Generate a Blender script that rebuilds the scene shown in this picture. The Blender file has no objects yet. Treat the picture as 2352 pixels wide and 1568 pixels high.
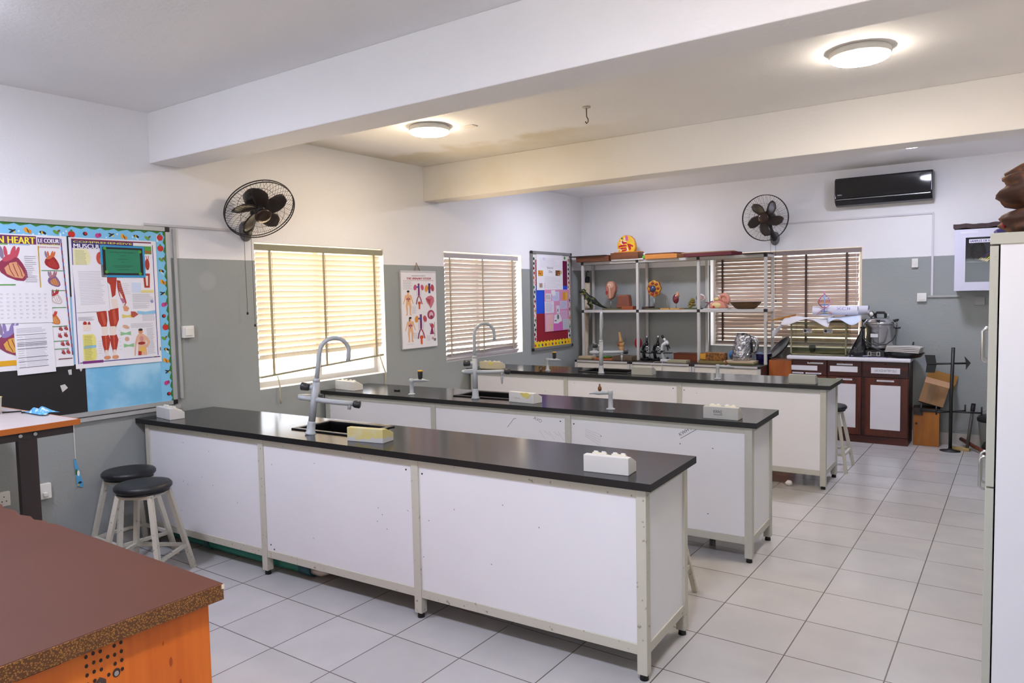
import bpy, bmesh, math, random
from mathutils import Vector, Matrix, noise
random.seed(7)
C = bpy.context.scene.collection
PI = math.pi
rad = math.radians

# ------------------------------------------------------------------ materials
def lin(h):
    h = h.lstrip('#')
    v = [int(h[i:i+2], 16)/255 for i in (0, 2, 4)]
    return tuple((c/12.92 if c <= .04045 else ((c+.055)/1.055)**2.4) for c in v)
MATS = {}
def mat(hexc, rough=.55, metal=0., var=.06, scale=9., bump=0., bscale=60., coat=0., spec=.5):
    key = (hexc, rough, metal, var, scale, bump, bscale, coat, spec)
    if key in MATS: return MATS[key]
    m = bpy.data.materials.new('mat_' + hexc.lstrip('#')); m.use_nodes = True
    nt = m.node_tree; b = nt.nodes['Principled BSDF']
    col = lin(hexc)
    tc = nt.nodes.new('ShaderNodeTexCoord'); nz = nt.nodes.new('ShaderNodeTexNoise')
    nz.inputs['Scale'].default_value = scale; nz.inputs['Detail'].default_value = 4
    nt.links.new(tc.outputs['Object'], nz.inputs['Vector'])
    mx = nt.nodes.new('ShaderNodeMix'); mx.data_type = 'RGBA'
    mx.inputs[6].default_value = tuple(c*(1-var) for c in col) + (1,)
    mx.inputs[7].default_value = tuple(min(1, c*(1+var)) for c in col) + (1,)
    nt.links.new(nz.outputs['Fac'], mx.inputs[0]); nt.links.new(mx.outputs[2], b.inputs['Base Color'])
    b.inputs['Roughness'].default_value = rough; b.inputs['Metallic'].default_value = metal
    b.inputs['Coat Weight'].default_value = coat; b.inputs['Specular IOR Level'].default_value = spec
    if bump:
        n2 = nt.nodes.new('ShaderNodeTexNoise'); n2.inputs['Scale'].default_value = bscale; n2.inputs['Detail'].default_value = 3
        nt.links.new(tc.outputs['Object'], n2.inputs['Vector'])
        bp = nt.nodes.new('ShaderNodeBump'); bp.inputs['Strength'].default_value = bump; bp.inputs['Distance'].default_value = .01
        nt.links.new(n2.outputs['Fac'], bp.inputs['Height']); nt.links.new(bp.outputs['Normal'], b.inputs['Normal'])
    MATS[key] = m
    return m
def nodes(name):
    m = bpy.data.materials.new(name); m.use_nodes = True
    nt = m.node_tree
    return m, nt, nt.nodes['Principled BSDF'], nt.nodes['Material Output']
def math_node(nt, op, a, b=None):
    n = nt.nodes.new('ShaderNodeMath'); n.operation = op
    for i, v in enumerate((a, b)):
        if v is None: continue
        if isinstance(v, (int, float)): n.inputs[i].default_value = v
        else: nt.links.new(v, n.inputs[i])
    return n.outputs[0]
def mixc(nt, f, a, b):
    n = nt.nodes.new('ShaderNodeMix'); n.data_type = 'RGBA'
    for i, v in ((0, f), (6, a), (7, b)):
        if isinstance(v, tuple): n.inputs[i].default_value = v + (1,)
        elif isinstance(v, (int, float)): n.inputs[i].default_value = v
        else: nt.links.new(v, n.inputs[i])
    return n.outputs[2]
def noise_node(nt, vec, scale, detail=4):
    n = nt.nodes.new('ShaderNodeTexNoise'); n.inputs['Scale'].default_value = scale; n.inputs['Detail'].default_value = detail
    nt.links.new(vec, n.inputs['Vector']); return n.outputs['Fac']
def maprange(nt, v, a, b, c=0., d=1.):
    n = nt.nodes.new('ShaderNodeMapRange'); n.interpolation_type = 'SMOOTHSTEP'
    nt.links.new(v, n.inputs[0])
    for i, q in enumerate((a, b, c, d)): n.inputs[i+1].default_value = q
    return n.outputs[0]

ZP, ZC, ZB, YB = 2.047, 3.077, 2.72, 6.72
TILE, TOX, TOY = .4254, 3.8526, .5796

def wall_material():
    m, nt, b, out = nodes('painted_wall')
    g = nt.nodes.new('ShaderNodeNewGeometry'); s = nt.nodes.new('ShaderNodeSeparateXYZ')
    nt.links.new(g.outputs['Position'], s.inputs[0])
    n1 = noise_node(nt, g.outputs['Position'], 1.3, 5)
    wob = noise_node(nt, g.outputs['Position'], 25, 2)
    z = math_node(nt, 'ADD', s.outputs[2], math_node(nt, 'MULTIPLY', math_node(nt, 'SUBTRACT', wob, .5), .004))
    up = math_node(nt, 'GREATER_THAN', z, ZP)
    rev = math_node(nt, 'MAXIMUM', math_node(nt, 'LESS_THAN', s.outputs[0], -.003), math_node(nt, 'GREATER_THAN', s.outputs[1], YB+.003))   # window reveals are white
    up = math_node(nt, 'MAXIMUM', up, rev)
    white = mixc(nt, n1, lin('#e2e1e2'), lin('#ebeaeb'))
    grey = mixc(nt, n1, lin('#8e9391'), lin('#9da2a0'))
    # a round patch of fresh filler beside the first window
    d = nt.nodes.new('ShaderNodeVectorMath'); d.operation = 'DISTANCE'
    nt.links.new(g.outputs['Position'], d.inputs[0]); d.inputs[1].default_value = (0, .84, 1.88)
    patch = maprange(nt, d.outputs[1], .05, .09, 1, 0)
    grey = mixc(nt, patch, grey, lin('#9da1a0'))
    nt.links.new(mixc(nt, up, grey, white), b.inputs['Base Color'])
    r = nt.nodes.new('ShaderNodeMix'); nt.links.new(up, r.inputs[0]); r.inputs[2].default_value = .38; r.inputs[3].default_value = .6
    nt.links.new(r.outputs[0], b.inputs['Roughness'])
    b.inputs['Specular IOR Level'].default_value = .35
    bp = nt.nodes.new('ShaderNodeBump'); bp.inputs['Strength'].default_value = .22; bp.inputs['Distance'].default_value = .01
    nt.links.new(noise_node(nt, g.outputs['Position'], 70, 3), bp.inputs['Height']); nt.links.new(bp.outputs['Normal'], b.inputs['Normal'])
    return m
def ceiling_material():
    m, nt, b, out = nodes('ceiling_paint')
    g = nt.nodes.new('ShaderNodeNewGeometry'); s = nt.nodes.new('ShaderNodeSeparateXYZ')
    nt.links.new(g.outputs['Position'], s.inputs[0])
    n1 = noise_node(nt, g.outputs['Position'], 1.1, 5); n2 = noise_node(nt, g.outputs['Position'], 2.2, 5)
    # old water stain along the second beam and the left wall of the middle bay
    ya = maprange(nt, math_node(nt, 'ADD', s.outputs[1], math_node(nt, 'MULTIPLY', math_node(nt, 'SUBTRACT', n2, .5), .9)), 2.75, 2.95)
    yb = maprange(nt, s.outputs[1], 3.9, 3.95, 1, 0)
    xa = maprange(nt, s.outputs[0], 1.6, 3.0, 1, 0)
    st = math_node(nt, 'MULTIPLY', math_node(nt, 'MULTIPLY', ya, yb), xa)
    xl = math_node(nt, 'MULTIPLY', maprange(nt, math_node(nt, 'ADD', s.outputs[0], math_node(nt, 'MULTIPLY', n2, .3)), .2, .5, 1, 0), math_node(nt, 'MULTIPLY', maprange(nt, s.outputs[1], .9, 1.3), yb))
    st = math_node(nt, 'MAXIMUM', st, xl)
    st = math_node(nt, 'MULTIPLY', st, maprange(nt, n1, .3, .62, .35, .8))
    nt.links.new(mixc(nt, st, mixc(nt, n2, lin('#e9e8e8'), lin('#f0efef')), lin('#cfc4a9')), b.inputs['Base Color'])
    b.inputs['Roughness'].default_value = .7; b.inputs['Specular IOR Level'].default_value = .25
    bp = nt.nodes.new('ShaderNodeBump'); bp.inputs['Strength'].default_value = .15; bp.inputs['Distance'].default_value = .01
    nt.links.new(noise_node(nt, g.outputs['Position'], 45, 3), bp.inputs['Height']); nt.links.new(bp.outputs['Normal'], b.inputs['Normal'])
    return m
def floor_material():
    m, nt, b, out = nodes('floor_tiles')
    g = nt.nodes.new('ShaderNodeNewGeometry'); s = nt.nodes.new('ShaderNodeSeparateXYZ')
    nt.links.new(g.outputs['Position'], s.inputs[0])
    ds, fl = [], []
    for i, o in ((0, TOX), (1, TOY)):
        t = math_node(nt, 'DIVIDE', math_node(nt, 'SUBTRACT', s.outputs[i], o), TILE)
        f = math_node(nt, 'SUBTRACT', t, math_node(nt, 'ROUND', t))
        ds.append(math_node(nt, 'ABSOLUTE', f)); fl.append(math_node(nt, 'FLOOR', t))
    d = math_node(nt, 'MINIMUM', ds[0], ds[1])
    gr = maprange(nt, d, .0045, .0085, 1, 0)
    cv = nt.nodes.new('ShaderNodeCombineXYZ'); nt.links.new(fl[0], cv.inputs[0]); nt.links.new(fl[1], cv.inputs[1])
    wn = nt.nodes.new('ShaderNodeTexWhiteNoise'); nt.links.new(cv.outputs[0], wn.inputs['Vector'])
    n1 = noise_node(nt, g.outputs['Position'], 5, 6); n2 = noise_node(nt, g.outputs['Position'], 1.2, 4)
    tile = mixc(nt, maprange(nt, n1, .2, .8), lin('#b7b5b4'), lin('#c0bebd'))
    tile = mixc(nt, math_node(nt, 'MULTIPLY', wn.outputs['Value'], .3), tile, lin('#a3a09e'))
    grc = mixc(nt, n2, lin('#4a3f38'), lin('#776a62'))
    nt.links.new(mixc(nt, gr, tile, grc), b.inputs['Base Color'])
    nt.links.new(maprange(nt, n2, .2, .8, .17, .23), b.inputs['Roughness'])
    b.inputs['Specular IOR Level'].default_value = .5
    bp = nt.nodes.new('ShaderNodeBump'); bp.inputs['Strength'].default_value = .3; bp.inputs['Distance'].default_value = .002; bp.invert = True
    nt.links.new(gr, bp.inputs['Height']); nt.links.new(bp.outputs['Normal'], b.inputs['Normal'])
    return m
def wood_material(name, c1, c2, rough=.4, axis=2, scale=14., stretch=.06):
    m, nt, b, out = nodes(name)
    tc = nt.nodes.new('ShaderNodeTexCoord'); mp = nt.nodes.new('ShaderNodeMapping')
    sc = [1., 1., 1.]; sc[axis] = stretch; mp.inputs['Scale'].default_value = sc
    nt.links.new(tc.outputs['Object'], mp.inputs['Vector'])
    n1 = noise_node(nt, mp.outputs['Vector'], scale, 8); n2 = noise_node(nt, mp.outputs['Vector'], scale*5, 4)
    f = math_node(nt, 'ADD', math_node(nt, 'MULTIPLY', n1, .75), math_node(nt, 'MULTIPLY', n2, .25))
    nt.links.new(mixc(nt, maprange(nt, f, .36, .64), lin(c1), lin(c2)), b.inputs['Base Color'])
    b.inputs['Roughness'].default_value = rough
    return m
def glass_material(name, tint, gloss=.08, cap=.25):
    m, nt, b, out = nodes(name); nt.nodes.remove(b)
    t = nt.nodes.new('ShaderNodeBsdfTransparent'); t.inputs[0].default_value = tint + (1,)
    gl = nt.nodes.new('ShaderNodeBsdfGlossy'); gl.inputs['Roughness'].default_value = .03
    fr = nt.nodes.new('ShaderNodeFresnel'); fr.inputs[0].default_value = 1.45
    tc = nt.nodes.new('ShaderNodeTexCoord')
    f = math_node(nt, 'ADD', fr.outputs[0], math_node(nt, 'MULTIPLY', noise_node(nt, tc.outputs['Object'], 6), gloss))
    f = math_node(nt, 'MINIMUM', f, cap)
    mx = nt.nodes.new('ShaderNodeMixShader'); nt.links.new(f, mx.inputs[0])
    nt.links.new(t.outputs[0], mx.inputs[1]); nt.links.new(gl.outputs[0], mx.inputs[2]); nt.links.new(mx.outputs[0], out.inputs[0])
    return m
def slat_material(name, c, trans):  # tone and translucency per blind also stand for unequal brightness outdoors
    m, nt, b, out = nodes(name)
    tc = nt.nodes.new('ShaderNodeTexCoord')
    nz = noise_node(nt, tc.outputs['Object'], 7)
    col = mixc(nt, nz, tuple(x*.92 for x in lin(c)), lin(c))
    nt.links.new(col, b.inputs['Base Color']); b.inputs['Roughness'].default_value = .4
    tr = nt.nodes.new('ShaderNodeBsdfTranslucent'); nt.links.new(col, tr.inputs[0])
    mx = nt.nodes.new('ShaderNodeMixShader'); mx.inputs[0].default_value = trans
    nt.links.new(b.outputs[0], mx.inputs[1]); nt.links.new(tr.outputs[0], mx.inputs[2]); nt.links.new(mx.outputs[0], out.inputs[0])
    return m
def lamp_material(name, col, strength):
    m, nt, b, out = nodes(name); nt.nodes.remove(b)
    e = nt.nodes.new('ShaderNodeEmission'); e.inputs[0].default_value = col + (1,); e.inputs[1].default_value = strength
    nt.links.new(e.outputs[0], out.inputs[0])
    return m
def patch_material(name, base, top, scale, lo, hi, rough=.55):
    m, nt, b, out = nodes(name)
    tc = nt.nodes.new('ShaderNodeTexCoord')
    f = maprange(nt, noise_node(nt, tc.outputs['Object'], scale, 5), lo, hi)
    nt.links.new(mixc(nt, f, lin(base), lin(top)), b.inputs['Base Color']); b.inputs['Roughness'].default_value = rough
    return m

WALL, CEIL, FLOOR = wall_material(), ceiling_material(), floor_material()
WHITE_PANEL = mat('#e3e3e6', .35, var=.03, scale=3)
FRAME_GREY = mat('#b9b8ae', .5, var=.08, scale=30)
CREAM_METAL = patch_material('chipped_cream_paint', '#c3c0b2', '#8f8a7c', 34, .62, .70)
BLACK_TOP = mat('#0f0e0f', .17, var=.15, scale=4, spec=.45)
BLACK_RUBBER = mat('#101011', .6)
BLACK_VINYL = mat('#17181c', .42, bump=.08, bscale=120)
TAP_GREY = mat('#aab0b4', .32, coat=.3)
DARK_PLASTIC = mat('#2b2c2e', .4)
WHITE_PLASTIC = mat('#dddcd6', .35, var=.02)
CREAM_PLASTIC = mat('#d9d2bd', .4, var=.03)
ALU = mat('#a9abad', .35, metal=.6)
STEEL = mat('#b9bbbd', .25, metal=.9)
BLACK = mat('#141415', .45)
PAPER = mat('#e4e2e6', .75, var=.02)
FAN_BLACK = mat('#1b1918', .35)
GLASS = glass_material('window_glass', (.93, .96, .95))

# ------------------------------------------------------------------ mesh builder
class MB:
    def __init__(s): s.v, s.f, s.m, s.s = [], [], [], []
    def add(s, vs, fs, mi=0, smooth=False, M=None):
        o = len(s.v)
        for p in vs: s.v.append(tuple(M @ Vector(p)) if M else tuple(p))
        for f in fs: s.f.append([o+i for i in f]); s.m.append(mi); s.s.append(smooth)
        return s
    def box(s, x0, y0, z0, x1, y1, z1, mi=0, M=None):
        x0, x1 = min(x0, x1), max(x0, x1); y0, y1 = min(y0, y1), max(y0, y1); z0, z1 = min(z0, z1), max(z0, z1)
        v = [(x0,y0,z0),(x1,y0,z0),(x1,y1,z0),(x0,y1,z0),(x0,y0,z1),(x1,y0,z1),(x1,y1,z1),(x0,y1,z1)]
        return s.add(v, [(0,3,2,1),(4,5,6,7),(0,1,5,4),(1,2,6,5),(2,3,7,6),(3,0,4,7)], mi, False, M)
    def tube(s, pts, r, seg=10, mi=0, caps=True, M=None, smooth=True, squash=None):
        P = [Vector(p) for p in pts]; n = len(P)
        R = r if isinstance(r, (list, tuple)) else [r]*n
        T = []
        for i in range(n):
            a, b = P[max(0, i-1)], P[min(n-1, i+1)]
            t = (b-a); T.append(t.normalized() if t.length > 1e-9 else Vector((0,0,1)))
        up = Vector((0,0,1)) if abs(T[0].z) < .9 else Vector((1,0,0))
        N = (up - T[0]*up.dot(T[0])).normalized(); vs = []
        for i in range(n):
            N = (N - T[i]*N.dot(T[i]))
            N = N.normalized() if N.length > 1e-6 else T[i].orthogonal().normalized()
            B = T[i].cross(N); sq = squash or 1.
            for k in range(seg):
                a = 2*PI*k/seg + (PI/4 if seg == 4 else 0)
                vs.append(P[i] + N*math.cos(a)*R[i] + B*math.sin(a)*R[i]*sq)
        fs = [(i*seg+k, i*seg+(k+1) % seg, (i+1)*seg+(k+1) % seg, (i+1)*seg+k) for i in range(n-1) for k in range(seg)]
        s.add(vs, fs, mi, smooth and seg > 4, M)
        if caps:
            o = len(s.v) - n*seg
            s.f += [[o+k for k in reversed(range(seg))], [o+(n-1)*seg+k for k in range(seg)]]; s.m += [mi, mi]; s.s += [False, False]
        return s
    def cyl(s, p0, p1, r0, r1=None, seg=20, mi=0, M=None): return s.tube([p0, p1], [r0, r0 if r1 is None else r1], seg, mi, True, M)
    def lathe(s, prof, c=(0,0,0), seg=28, mi=0, M=None, smooth=True, sx=1., sy=1.):
        vs, n = [], len(prof)
        for r, z in prof:
            for k in range(seg):
                a = 2*PI*k/seg; vs.append((c[0]+r*math.cos(a)*sx, c[1]+r*math.sin(a)*sy, c[2]+z))
        fs = [(i*seg+k, i*seg+(k+1) % seg, (i+1)*seg+(k+1) % seg, (i+1)*seg+k) for i in range(n-1) for k in range(seg)]
        if prof[0][0] > 1e-6: fs.append(tuple(reversed(range(seg))))
        if prof[-1][0] > 1e-6: fs.append(tuple((n-1)*seg+k for k in range(seg)))
        return s.add(vs, fs, mi, smooth, M)
    def ell(s, c, r, seg=16, rings=10, mi=0, M=None, fn=None):
        vs = []
        for i in range(rings+1):
            th = PI*i/rings
            for k in range(seg):
                a = 2*PI*k/seg
                d = Vector((math.sin(th)*math.cos(a), math.sin(th)*math.sin(a), -math.cos(th)))
                q = fn(d) if fn else 1.
                vs.append((c[0]+d.x*r[0]*q, c[1]+d.y*r[1]*q, c[2]+d.z*r[2]*q))
        fs = [(i*seg+k, i*seg+(k+1) % seg, (i+1)*seg+(k+1) % seg, (i+1)*seg+k) for i in range(rings) for k in range(seg)]
        return s.add(vs, fs, mi, True, M)
    def prism(s, poly, a0, a1, axis='y', mi=0, M=None):
        n = len(poly)
        def P(p, a): return {'y': (p[0], a, p[1]), 'x': (a, p[0], p[1]), 'z': (p[0], p[1], a)}[axis]
        vs = [P(p, a0) for p in poly] + [P(p, a1) for p in poly]
        fs = [tuple(range(n)), tuple(reversed(range(n, 2*n)))] + [(i, i+n, (i+1) % n + n, (i+1) % n) for i in range(n)]
        return s.add(vs, fs, mi, False, M)
    def torus(s, c, R, r, seg=40, sub=8, mi=0, M=None, ax='z'):
        pts = []
        for k in range(seg+1):
            a = 2*PI*k/seg; u, w = R*math.cos(a), R*math.sin(a)
            pts.append({'z': (c[0]+u, c[1]+w, c[2]), 'y': (c[0]+u, c[1], c[2]+w), 'x': (c[0], c[1]+u, c[2]+w)}[ax])
        return s.tube(pts, r, sub, mi, False, M)
    def sheet(s, fn, nu, nv, th, mi=0):           # a thin sheet with thickness; fn(u,v) -> point
        for dz, fl in ((0, False), (-th, True)):
            vs = [Vector(fn(i/nu, j/nv)) + Vector((0,0,dz)) for j in range(nv+1) for i in range(nu+1)]
            W = nu+1
            fs = [(j*W+i, j*W+i+1, (j+1)*W+i+1, (j+1)*W+i) for j in range(nv) for i in range(nu)]
            if fl: fs = [tuple(reversed(f)) for f in fs]
            s.add(vs, fs, mi, True)
        n = (nu+1)*(nv+1); o = len(s.v)-2*n; W = nu+1
        per = list(range(W)) + [j*W+nu for j in range(1, nv+1)] + [nv*W+i for i in range(nu-1, -1, -1)] + [j*W for j in range(nv-1, 0, -1)]
        for a, b in zip(per, per[1:]+per[:1]): s.f.append([o+a, o+n+a, o+n+b, o+b]); s.m.append(mi); s.s.append(False)
        return s
    def build(s, name, mats, parent=None, loc=None, bevel=0., rot=None, fix=True):
        me = bpy.data.meshes.new(name); me.from_pydata(s.v, [], s.f)
        for m in (mats if isinstance(mats, (list, tuple)) else [mats]): me.materials.append(m)
        me.polygons.foreach_set('material_index', s.m); me.polygons.foreach_set('use_smooth', s.s)
        if fix:
            bm = bmesh.new(); bm.from_mesh(me); bmesh.ops.recalc_face_normals(bm, faces=bm.faces); bm.to_mesh(me); bm.free()
        me.update()
        o = bpy.data.objects.new(name, me); C.objects.link(o)
        if parent: o.parent = parent
        if loc: o.location = loc
        if rot: o.rotation_euler = rot
        if bevel:
            md = o.modifiers.new('bevel', 'BEVEL'); md.width = bevel; md.segments = 2; md.limit_method = 'ANGLE'
        return o
def tag(o, label, cat, group=None):
    o['label'] = label; o['category'] = cat
    if group: o['group'] = group
    return o
def thing(name, label, cat, loc=(0,0,0), rz=0., group=None, rot=None):
    o = bpy.data.objects.new(name, None); C.objects.link(o); o.empty_display_size = .05
    o.location = loc; o.rotation_euler = rot or (0, 0, rz)
    return tag(o, label, cat, group)
def dup(root, loc, rz, label, group=None, rot=None):
    r = root.copy(); C.objects.link(r); r.location = loc; r.rotation_euler = rot or (0, 0, rz); r['label'] = label
    if group: r['group'] = group
    for ch in list(root.children):
        c = ch.copy(); C.objects.link(c); c.parent = r
        for g in list(ch.children):
            d = g.copy(); C.objects.link(d); d.parent = c
    return r
def struct(o): o['kind'] = 'structure'; return o
def basis(x, y, z, o=(0,0,0)):
    return Matrix(((x[0],y[0],z[0],o[0]),(x[1],y[1],z[1],o[1]),(x[2],y[2],z[2],o[2]),(0,0,0,1)))
def along(d, up=(0,0,1), o=(0,0,0)):              # matrix whose z axis is d
    z = Vector(d).normalized(); x = Vector(up).cross(z)
    x = x.normalized() if x.length > 1e-6 else z.orthogonal().normalized()
    return basis(x, z.cross(x), z, o)

# flat printed artwork, drawn in its own rectangle and laid on a sheet facing -y
class Art:
    def __init__(s, u0, v0, u1, v1, w, h):
        s.q = (u0, v0, u1, v1, w, h); s.mb = MB(); s.keys = []; s.n = 0; s.hold = False
    def P(s, u, v):
        u0, v0, u1, v1, w, h = s.q
        return ((u-u0)/(u1-u0)*w, (1-(v-v0)/(v1-v0))*h)
    def mi(s, c):
        if c not in s.keys: s.keys.append(c)
        return s.keys.index(c)
    def layer(s, L):
        if not s.hold: s.n += 1
        return -.0004*L - 1e-5*s.n
    def poly(s, c, pts, L=1):
        y = s.layer(L); s.mb.add([(s.P(*p)[0], y, s.P(*p)[1]) for p in pts], [tuple(range(len(pts)))], s.mi(c)); return s
    def rect(s, c, a, b, a2, b2, L=1): return s.poly(c, [(a,b),(a2,b),(a2,b2),(a,b2)], L)
    def ell(s, c, u, v, ru, rv, L=1, rot=0., n=18):
        cr, sr = math.cos(rot), math.sin(rot)
        return s.poly(c, [(u+ru*math.cos(t)*cr-rv*math.sin(t)*sr, v+ru*math.cos(t)*sr+rv*math.sin(t)*cr) for t in [2*PI*k/n for k in range(n)]], L)
    def line(s, c, pts, w, L=1):
        for (a, b), (a2, b2) in zip(pts, pts[1:]):
            dx, dy = a2-a, b2-b; l = math.hypot(dx, dy) or 1; nx, ny = -dy/l*w/2, dx/l*w/2
            s.poly(c, [(a+nx,b+ny),(a2+nx,b2+ny),(a2-nx,b2-ny),(a-nx,b-ny)], L)
        return s
    def lines(s, c, a, b, a2, b2, n, w, L=1, jit=.25):
        s.n += 1; s.hold = True
        for k in range(n):
            v = b + (b2-b)*(k+.5)/n
            s.rect(c, a, v-w/2, a2-(a2-a)*jit*random.random(), v+w/2, L)
        s.hold = False
        return s
    def text(s, c, t, u, v, h, width=None, L=2, rot=0., bold=.0):
        cu = bpy.data.curves.new('t', 'FONT'); cu.body = t; cu.size = 1
        ob = bpy.data.objects.new('t', cu); me = bpy.data.meshes.new_from_object(ob)
        xs = [p.co.x for p in me.vertices]; ys = [p.co.y for p in me.vertices]
        if xs:
            x0, x1, y0, y1 = min(xs), max(xs), min(ys), max(ys)
            sy = h/(y1-y0); sx = width/(x1-x0) if width else sy
            cr, sr = math.cos(rot), math.sin(rot); pts = []; y = s.layer(L)
            for p in me.vertices:
                du, dv = (p.co.x-x0)*sx, -(p.co.y-y0)*sy
                P = s.P(u+du*cr-dv*sr, v+du*sr+dv*cr); pts.append((P[0], y, P[1]))
            s.mb.add(pts, [tuple(f.vertices) for f in me.polygons], s.mi(c))
            if bold:                                         # heavier type: a second, shifted impression
                y = s.layer(L); q = abs(s.P(h*.09, 0)[0]-s.P(0, 0)[0])
                s.mb.add([(p[0]+q, y, p[2]) for p in pts], [tuple(f.vertices) for f in me.polygons], s.mi(c))
        bpy.data.objects.remove(ob); bpy.data.meshes.remove(me); bpy.data.curves.remove(cu)
        return s
    def build(s, name, parent, loc=(0,0,0)):
        return s.mb.build(name, [mat(k, .6, var=.03) for k in s.keys], parent, loc=loc, fix=False)
LEFT = (0, 0, PI/2)      # rotation for things on the left wall: local x runs along +y, local -y points into the room

# ------------------------------------------------------------------ the room
XR, YF, TH = 5.62, -3.7, .2
W1, W2, W3 = (1.27, 2.745, .978, 2.197), (3.665, 5.162, 1.0, 2.212), (1.88, 3.66, 1.02, 2.19)
def wall_with_holes(name, a0, a1, z0, z1, holes, fn):
    mb = MB(); cur = a0
    for h in sorted(holes):
        fn(mb, cur, h[0], z0, z1); fn(mb, h[0], h[1], z0, h[2]); fn(mb, h[0], h[1], h[3], z1); cur = h[1]
    fn(mb, cur, a1, z0, z1)
    return struct(mb.build(name, WALL))
wall_with_holes('wall_left', YF, YB+TH, 0, ZC, [W1, W2], lambda m, a, b, c, d: m.box(-TH, a, c, 0, b, d))
wall_with_holes('wall_back', 0, XR+TH, 0, ZC, [W3], lambda m, a, b, c, d: m.box(a, YB, c, b, YB+TH, d))
struct(MB().box(XR, YF, 0, XR+TH, YB, ZC).build('wall_right', WALL))
FILL_WIN = (2.1, 4.7, .95, 2.35)  # unseen window added behind the camera as fill light
wall_with_holes('wall_front', -TH, XR+TH, 0, ZC, [FILL_WIN], lambda m, a, b, c, d: m.box(a, YF-TH, c, b, YF, d))
struct(MB().box(-TH, YF-TH, -.1, XR+TH, YB+TH, 0).build('floor', FLOOR))
struct(MB().box(-TH, YF-TH, ZC, XR+TH, YB+TH, ZC+.1).build('ceiling', CEIL))
struct(MB().box(0, .425, ZB, XR, .70, ZC).build('trim_1', CEIL, bevel=.006))
struct(MB().box(0, 3.36, ZB, XR, 3.61, ZC).build('trim_2', CEIL, bevel=.006))
struct(MB().box(0, YB-.012, 0, XR, YB, .12).build('baseboard_back', mat('#bdb9b4', .3)))
struct(MB().box(0, YF, 0, .012, YB-.012, .11).build('baseboard_left', mat('#aeb0ae', .4)))
FRAME_MAT = mat('#c9c8c4', .4)
def window(n, hole, back):
    a0, a1, z0, z1 = hole
    f, g = MB(), MB(); am = (a0+a1)/2
    bars = [(a0, z0, a0+.045, z1), (a1-.045, z0, a1, z1), (a0+.045, z0, a1-.045, z0+.045), (a0+.045, z1-.045, a1-.045, z1), (am-.03, z0+.045, am+.03, z1-.045)]
    for b in bars: f.box(b[0], .13, b[1], b[2], .18, b[3])
    for p, q in ((a0+.045, am-.03), (am+.03, a1-.045)): g.box(p, .152, z0+.045, q, .157, z1-.045)
    r = bpy.data.objects.new('window_%d' % n, None); C.objects.link(r); struct(r)
    if back: r.location = (0, YB, 0)
    else: r.rotation_euler = LEFT
    f.build('window_frame', FRAME_MAT, r); g.build('window_glass', GLASS, r)
    return r
window(1, W1, False); window(2, W2, False); window(3, W3, True)
_w = window(4, FILL_WIN, True); _w.location = (0, YF, 0); _w.scale = (1, -1, 1)  # the added fill window, never in view

# ------------------------------------------------------------------ ceiling lamps
def make_lamp(label, loc, col, strength):
    t = thing('ceiling_lamp', label, 'ceiling lamp', loc, 0, 'round white ceiling lamps')
    MB().lathe([(.105, 0), (.155, -.002), (.163, -.012), (.163, -.034), (.155, -.042), (.148, -.042)], seg=48).build('rim', mat('#e9e9e6', .4), t)
    MB().lathe([(.152, -.0425), (.150, -.053), (.14, -.058), (.10, -.062), (.05, -.064), (0.0, -.0645)], seg=48).build('diffuser', lamp_material('lamp_diffuser', col, strength), t)
    return t
WARM, COOL, NEUT = (1., .82, .60), (.80, .83, 1.03), (1., .88, .74)
make_lamp('round lit ceiling lamp near the left wall between the two beams', (1.26, 2.04, ZC), WARM, 34)
make_lamp('largest round lit ceiling lamp on the right of the middle ceiling bay', (4.38, 2.205, ZC), NEUT, 36)
make_lamp('round lit ceiling lamp half hidden by the far beam above the air conditioner', (4.29, 5.28, ZC), COOL, 46)
make_lamp('round ceiling lamp hidden behind the far beam over the shelves', (1.2, 5.2, ZC), COOL, 40)
make_lamp('unseen ceiling lamp added over the notice board side of the nearest bay', (1.25, -1.4, ZC), COOL, 62)  # out of view, added to brighten the near bay
make_lamp('unseen ceiling lamp added over the camera side of the nearest bay', (4.3, -1.3, ZC), COOL, 62)  # second added lamp outside the frame, lifts the near-bay light
tag(MB().box(1.45, 2.2, ZC-.006, 1.57, 2.27, ZC).build('cover_plate', mat('#d9d2cc', .5), bevel=.002), 'small blank cover plate on the ceiling beside the left lamp', 'cover plate')
t = thing('ceiling_hook', 'rusty fan hook hanging from the middle of the ceiling', 'hook', (2.54, 2.31, ZC))
MB().lathe([(.03, 0), (.03, -.008), (.008, -.012)]).build('rosette', mat('#c4b8a8', .6), t)
MB().tube([(0,0,-.01), (0,0,-.07), (.012,0,-.09), (.012,.0,-.11), (0,0,-.12), (-.01,0,-.105)], .004, 6).build('hook', mat('#5b3a22', .7), t)

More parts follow.
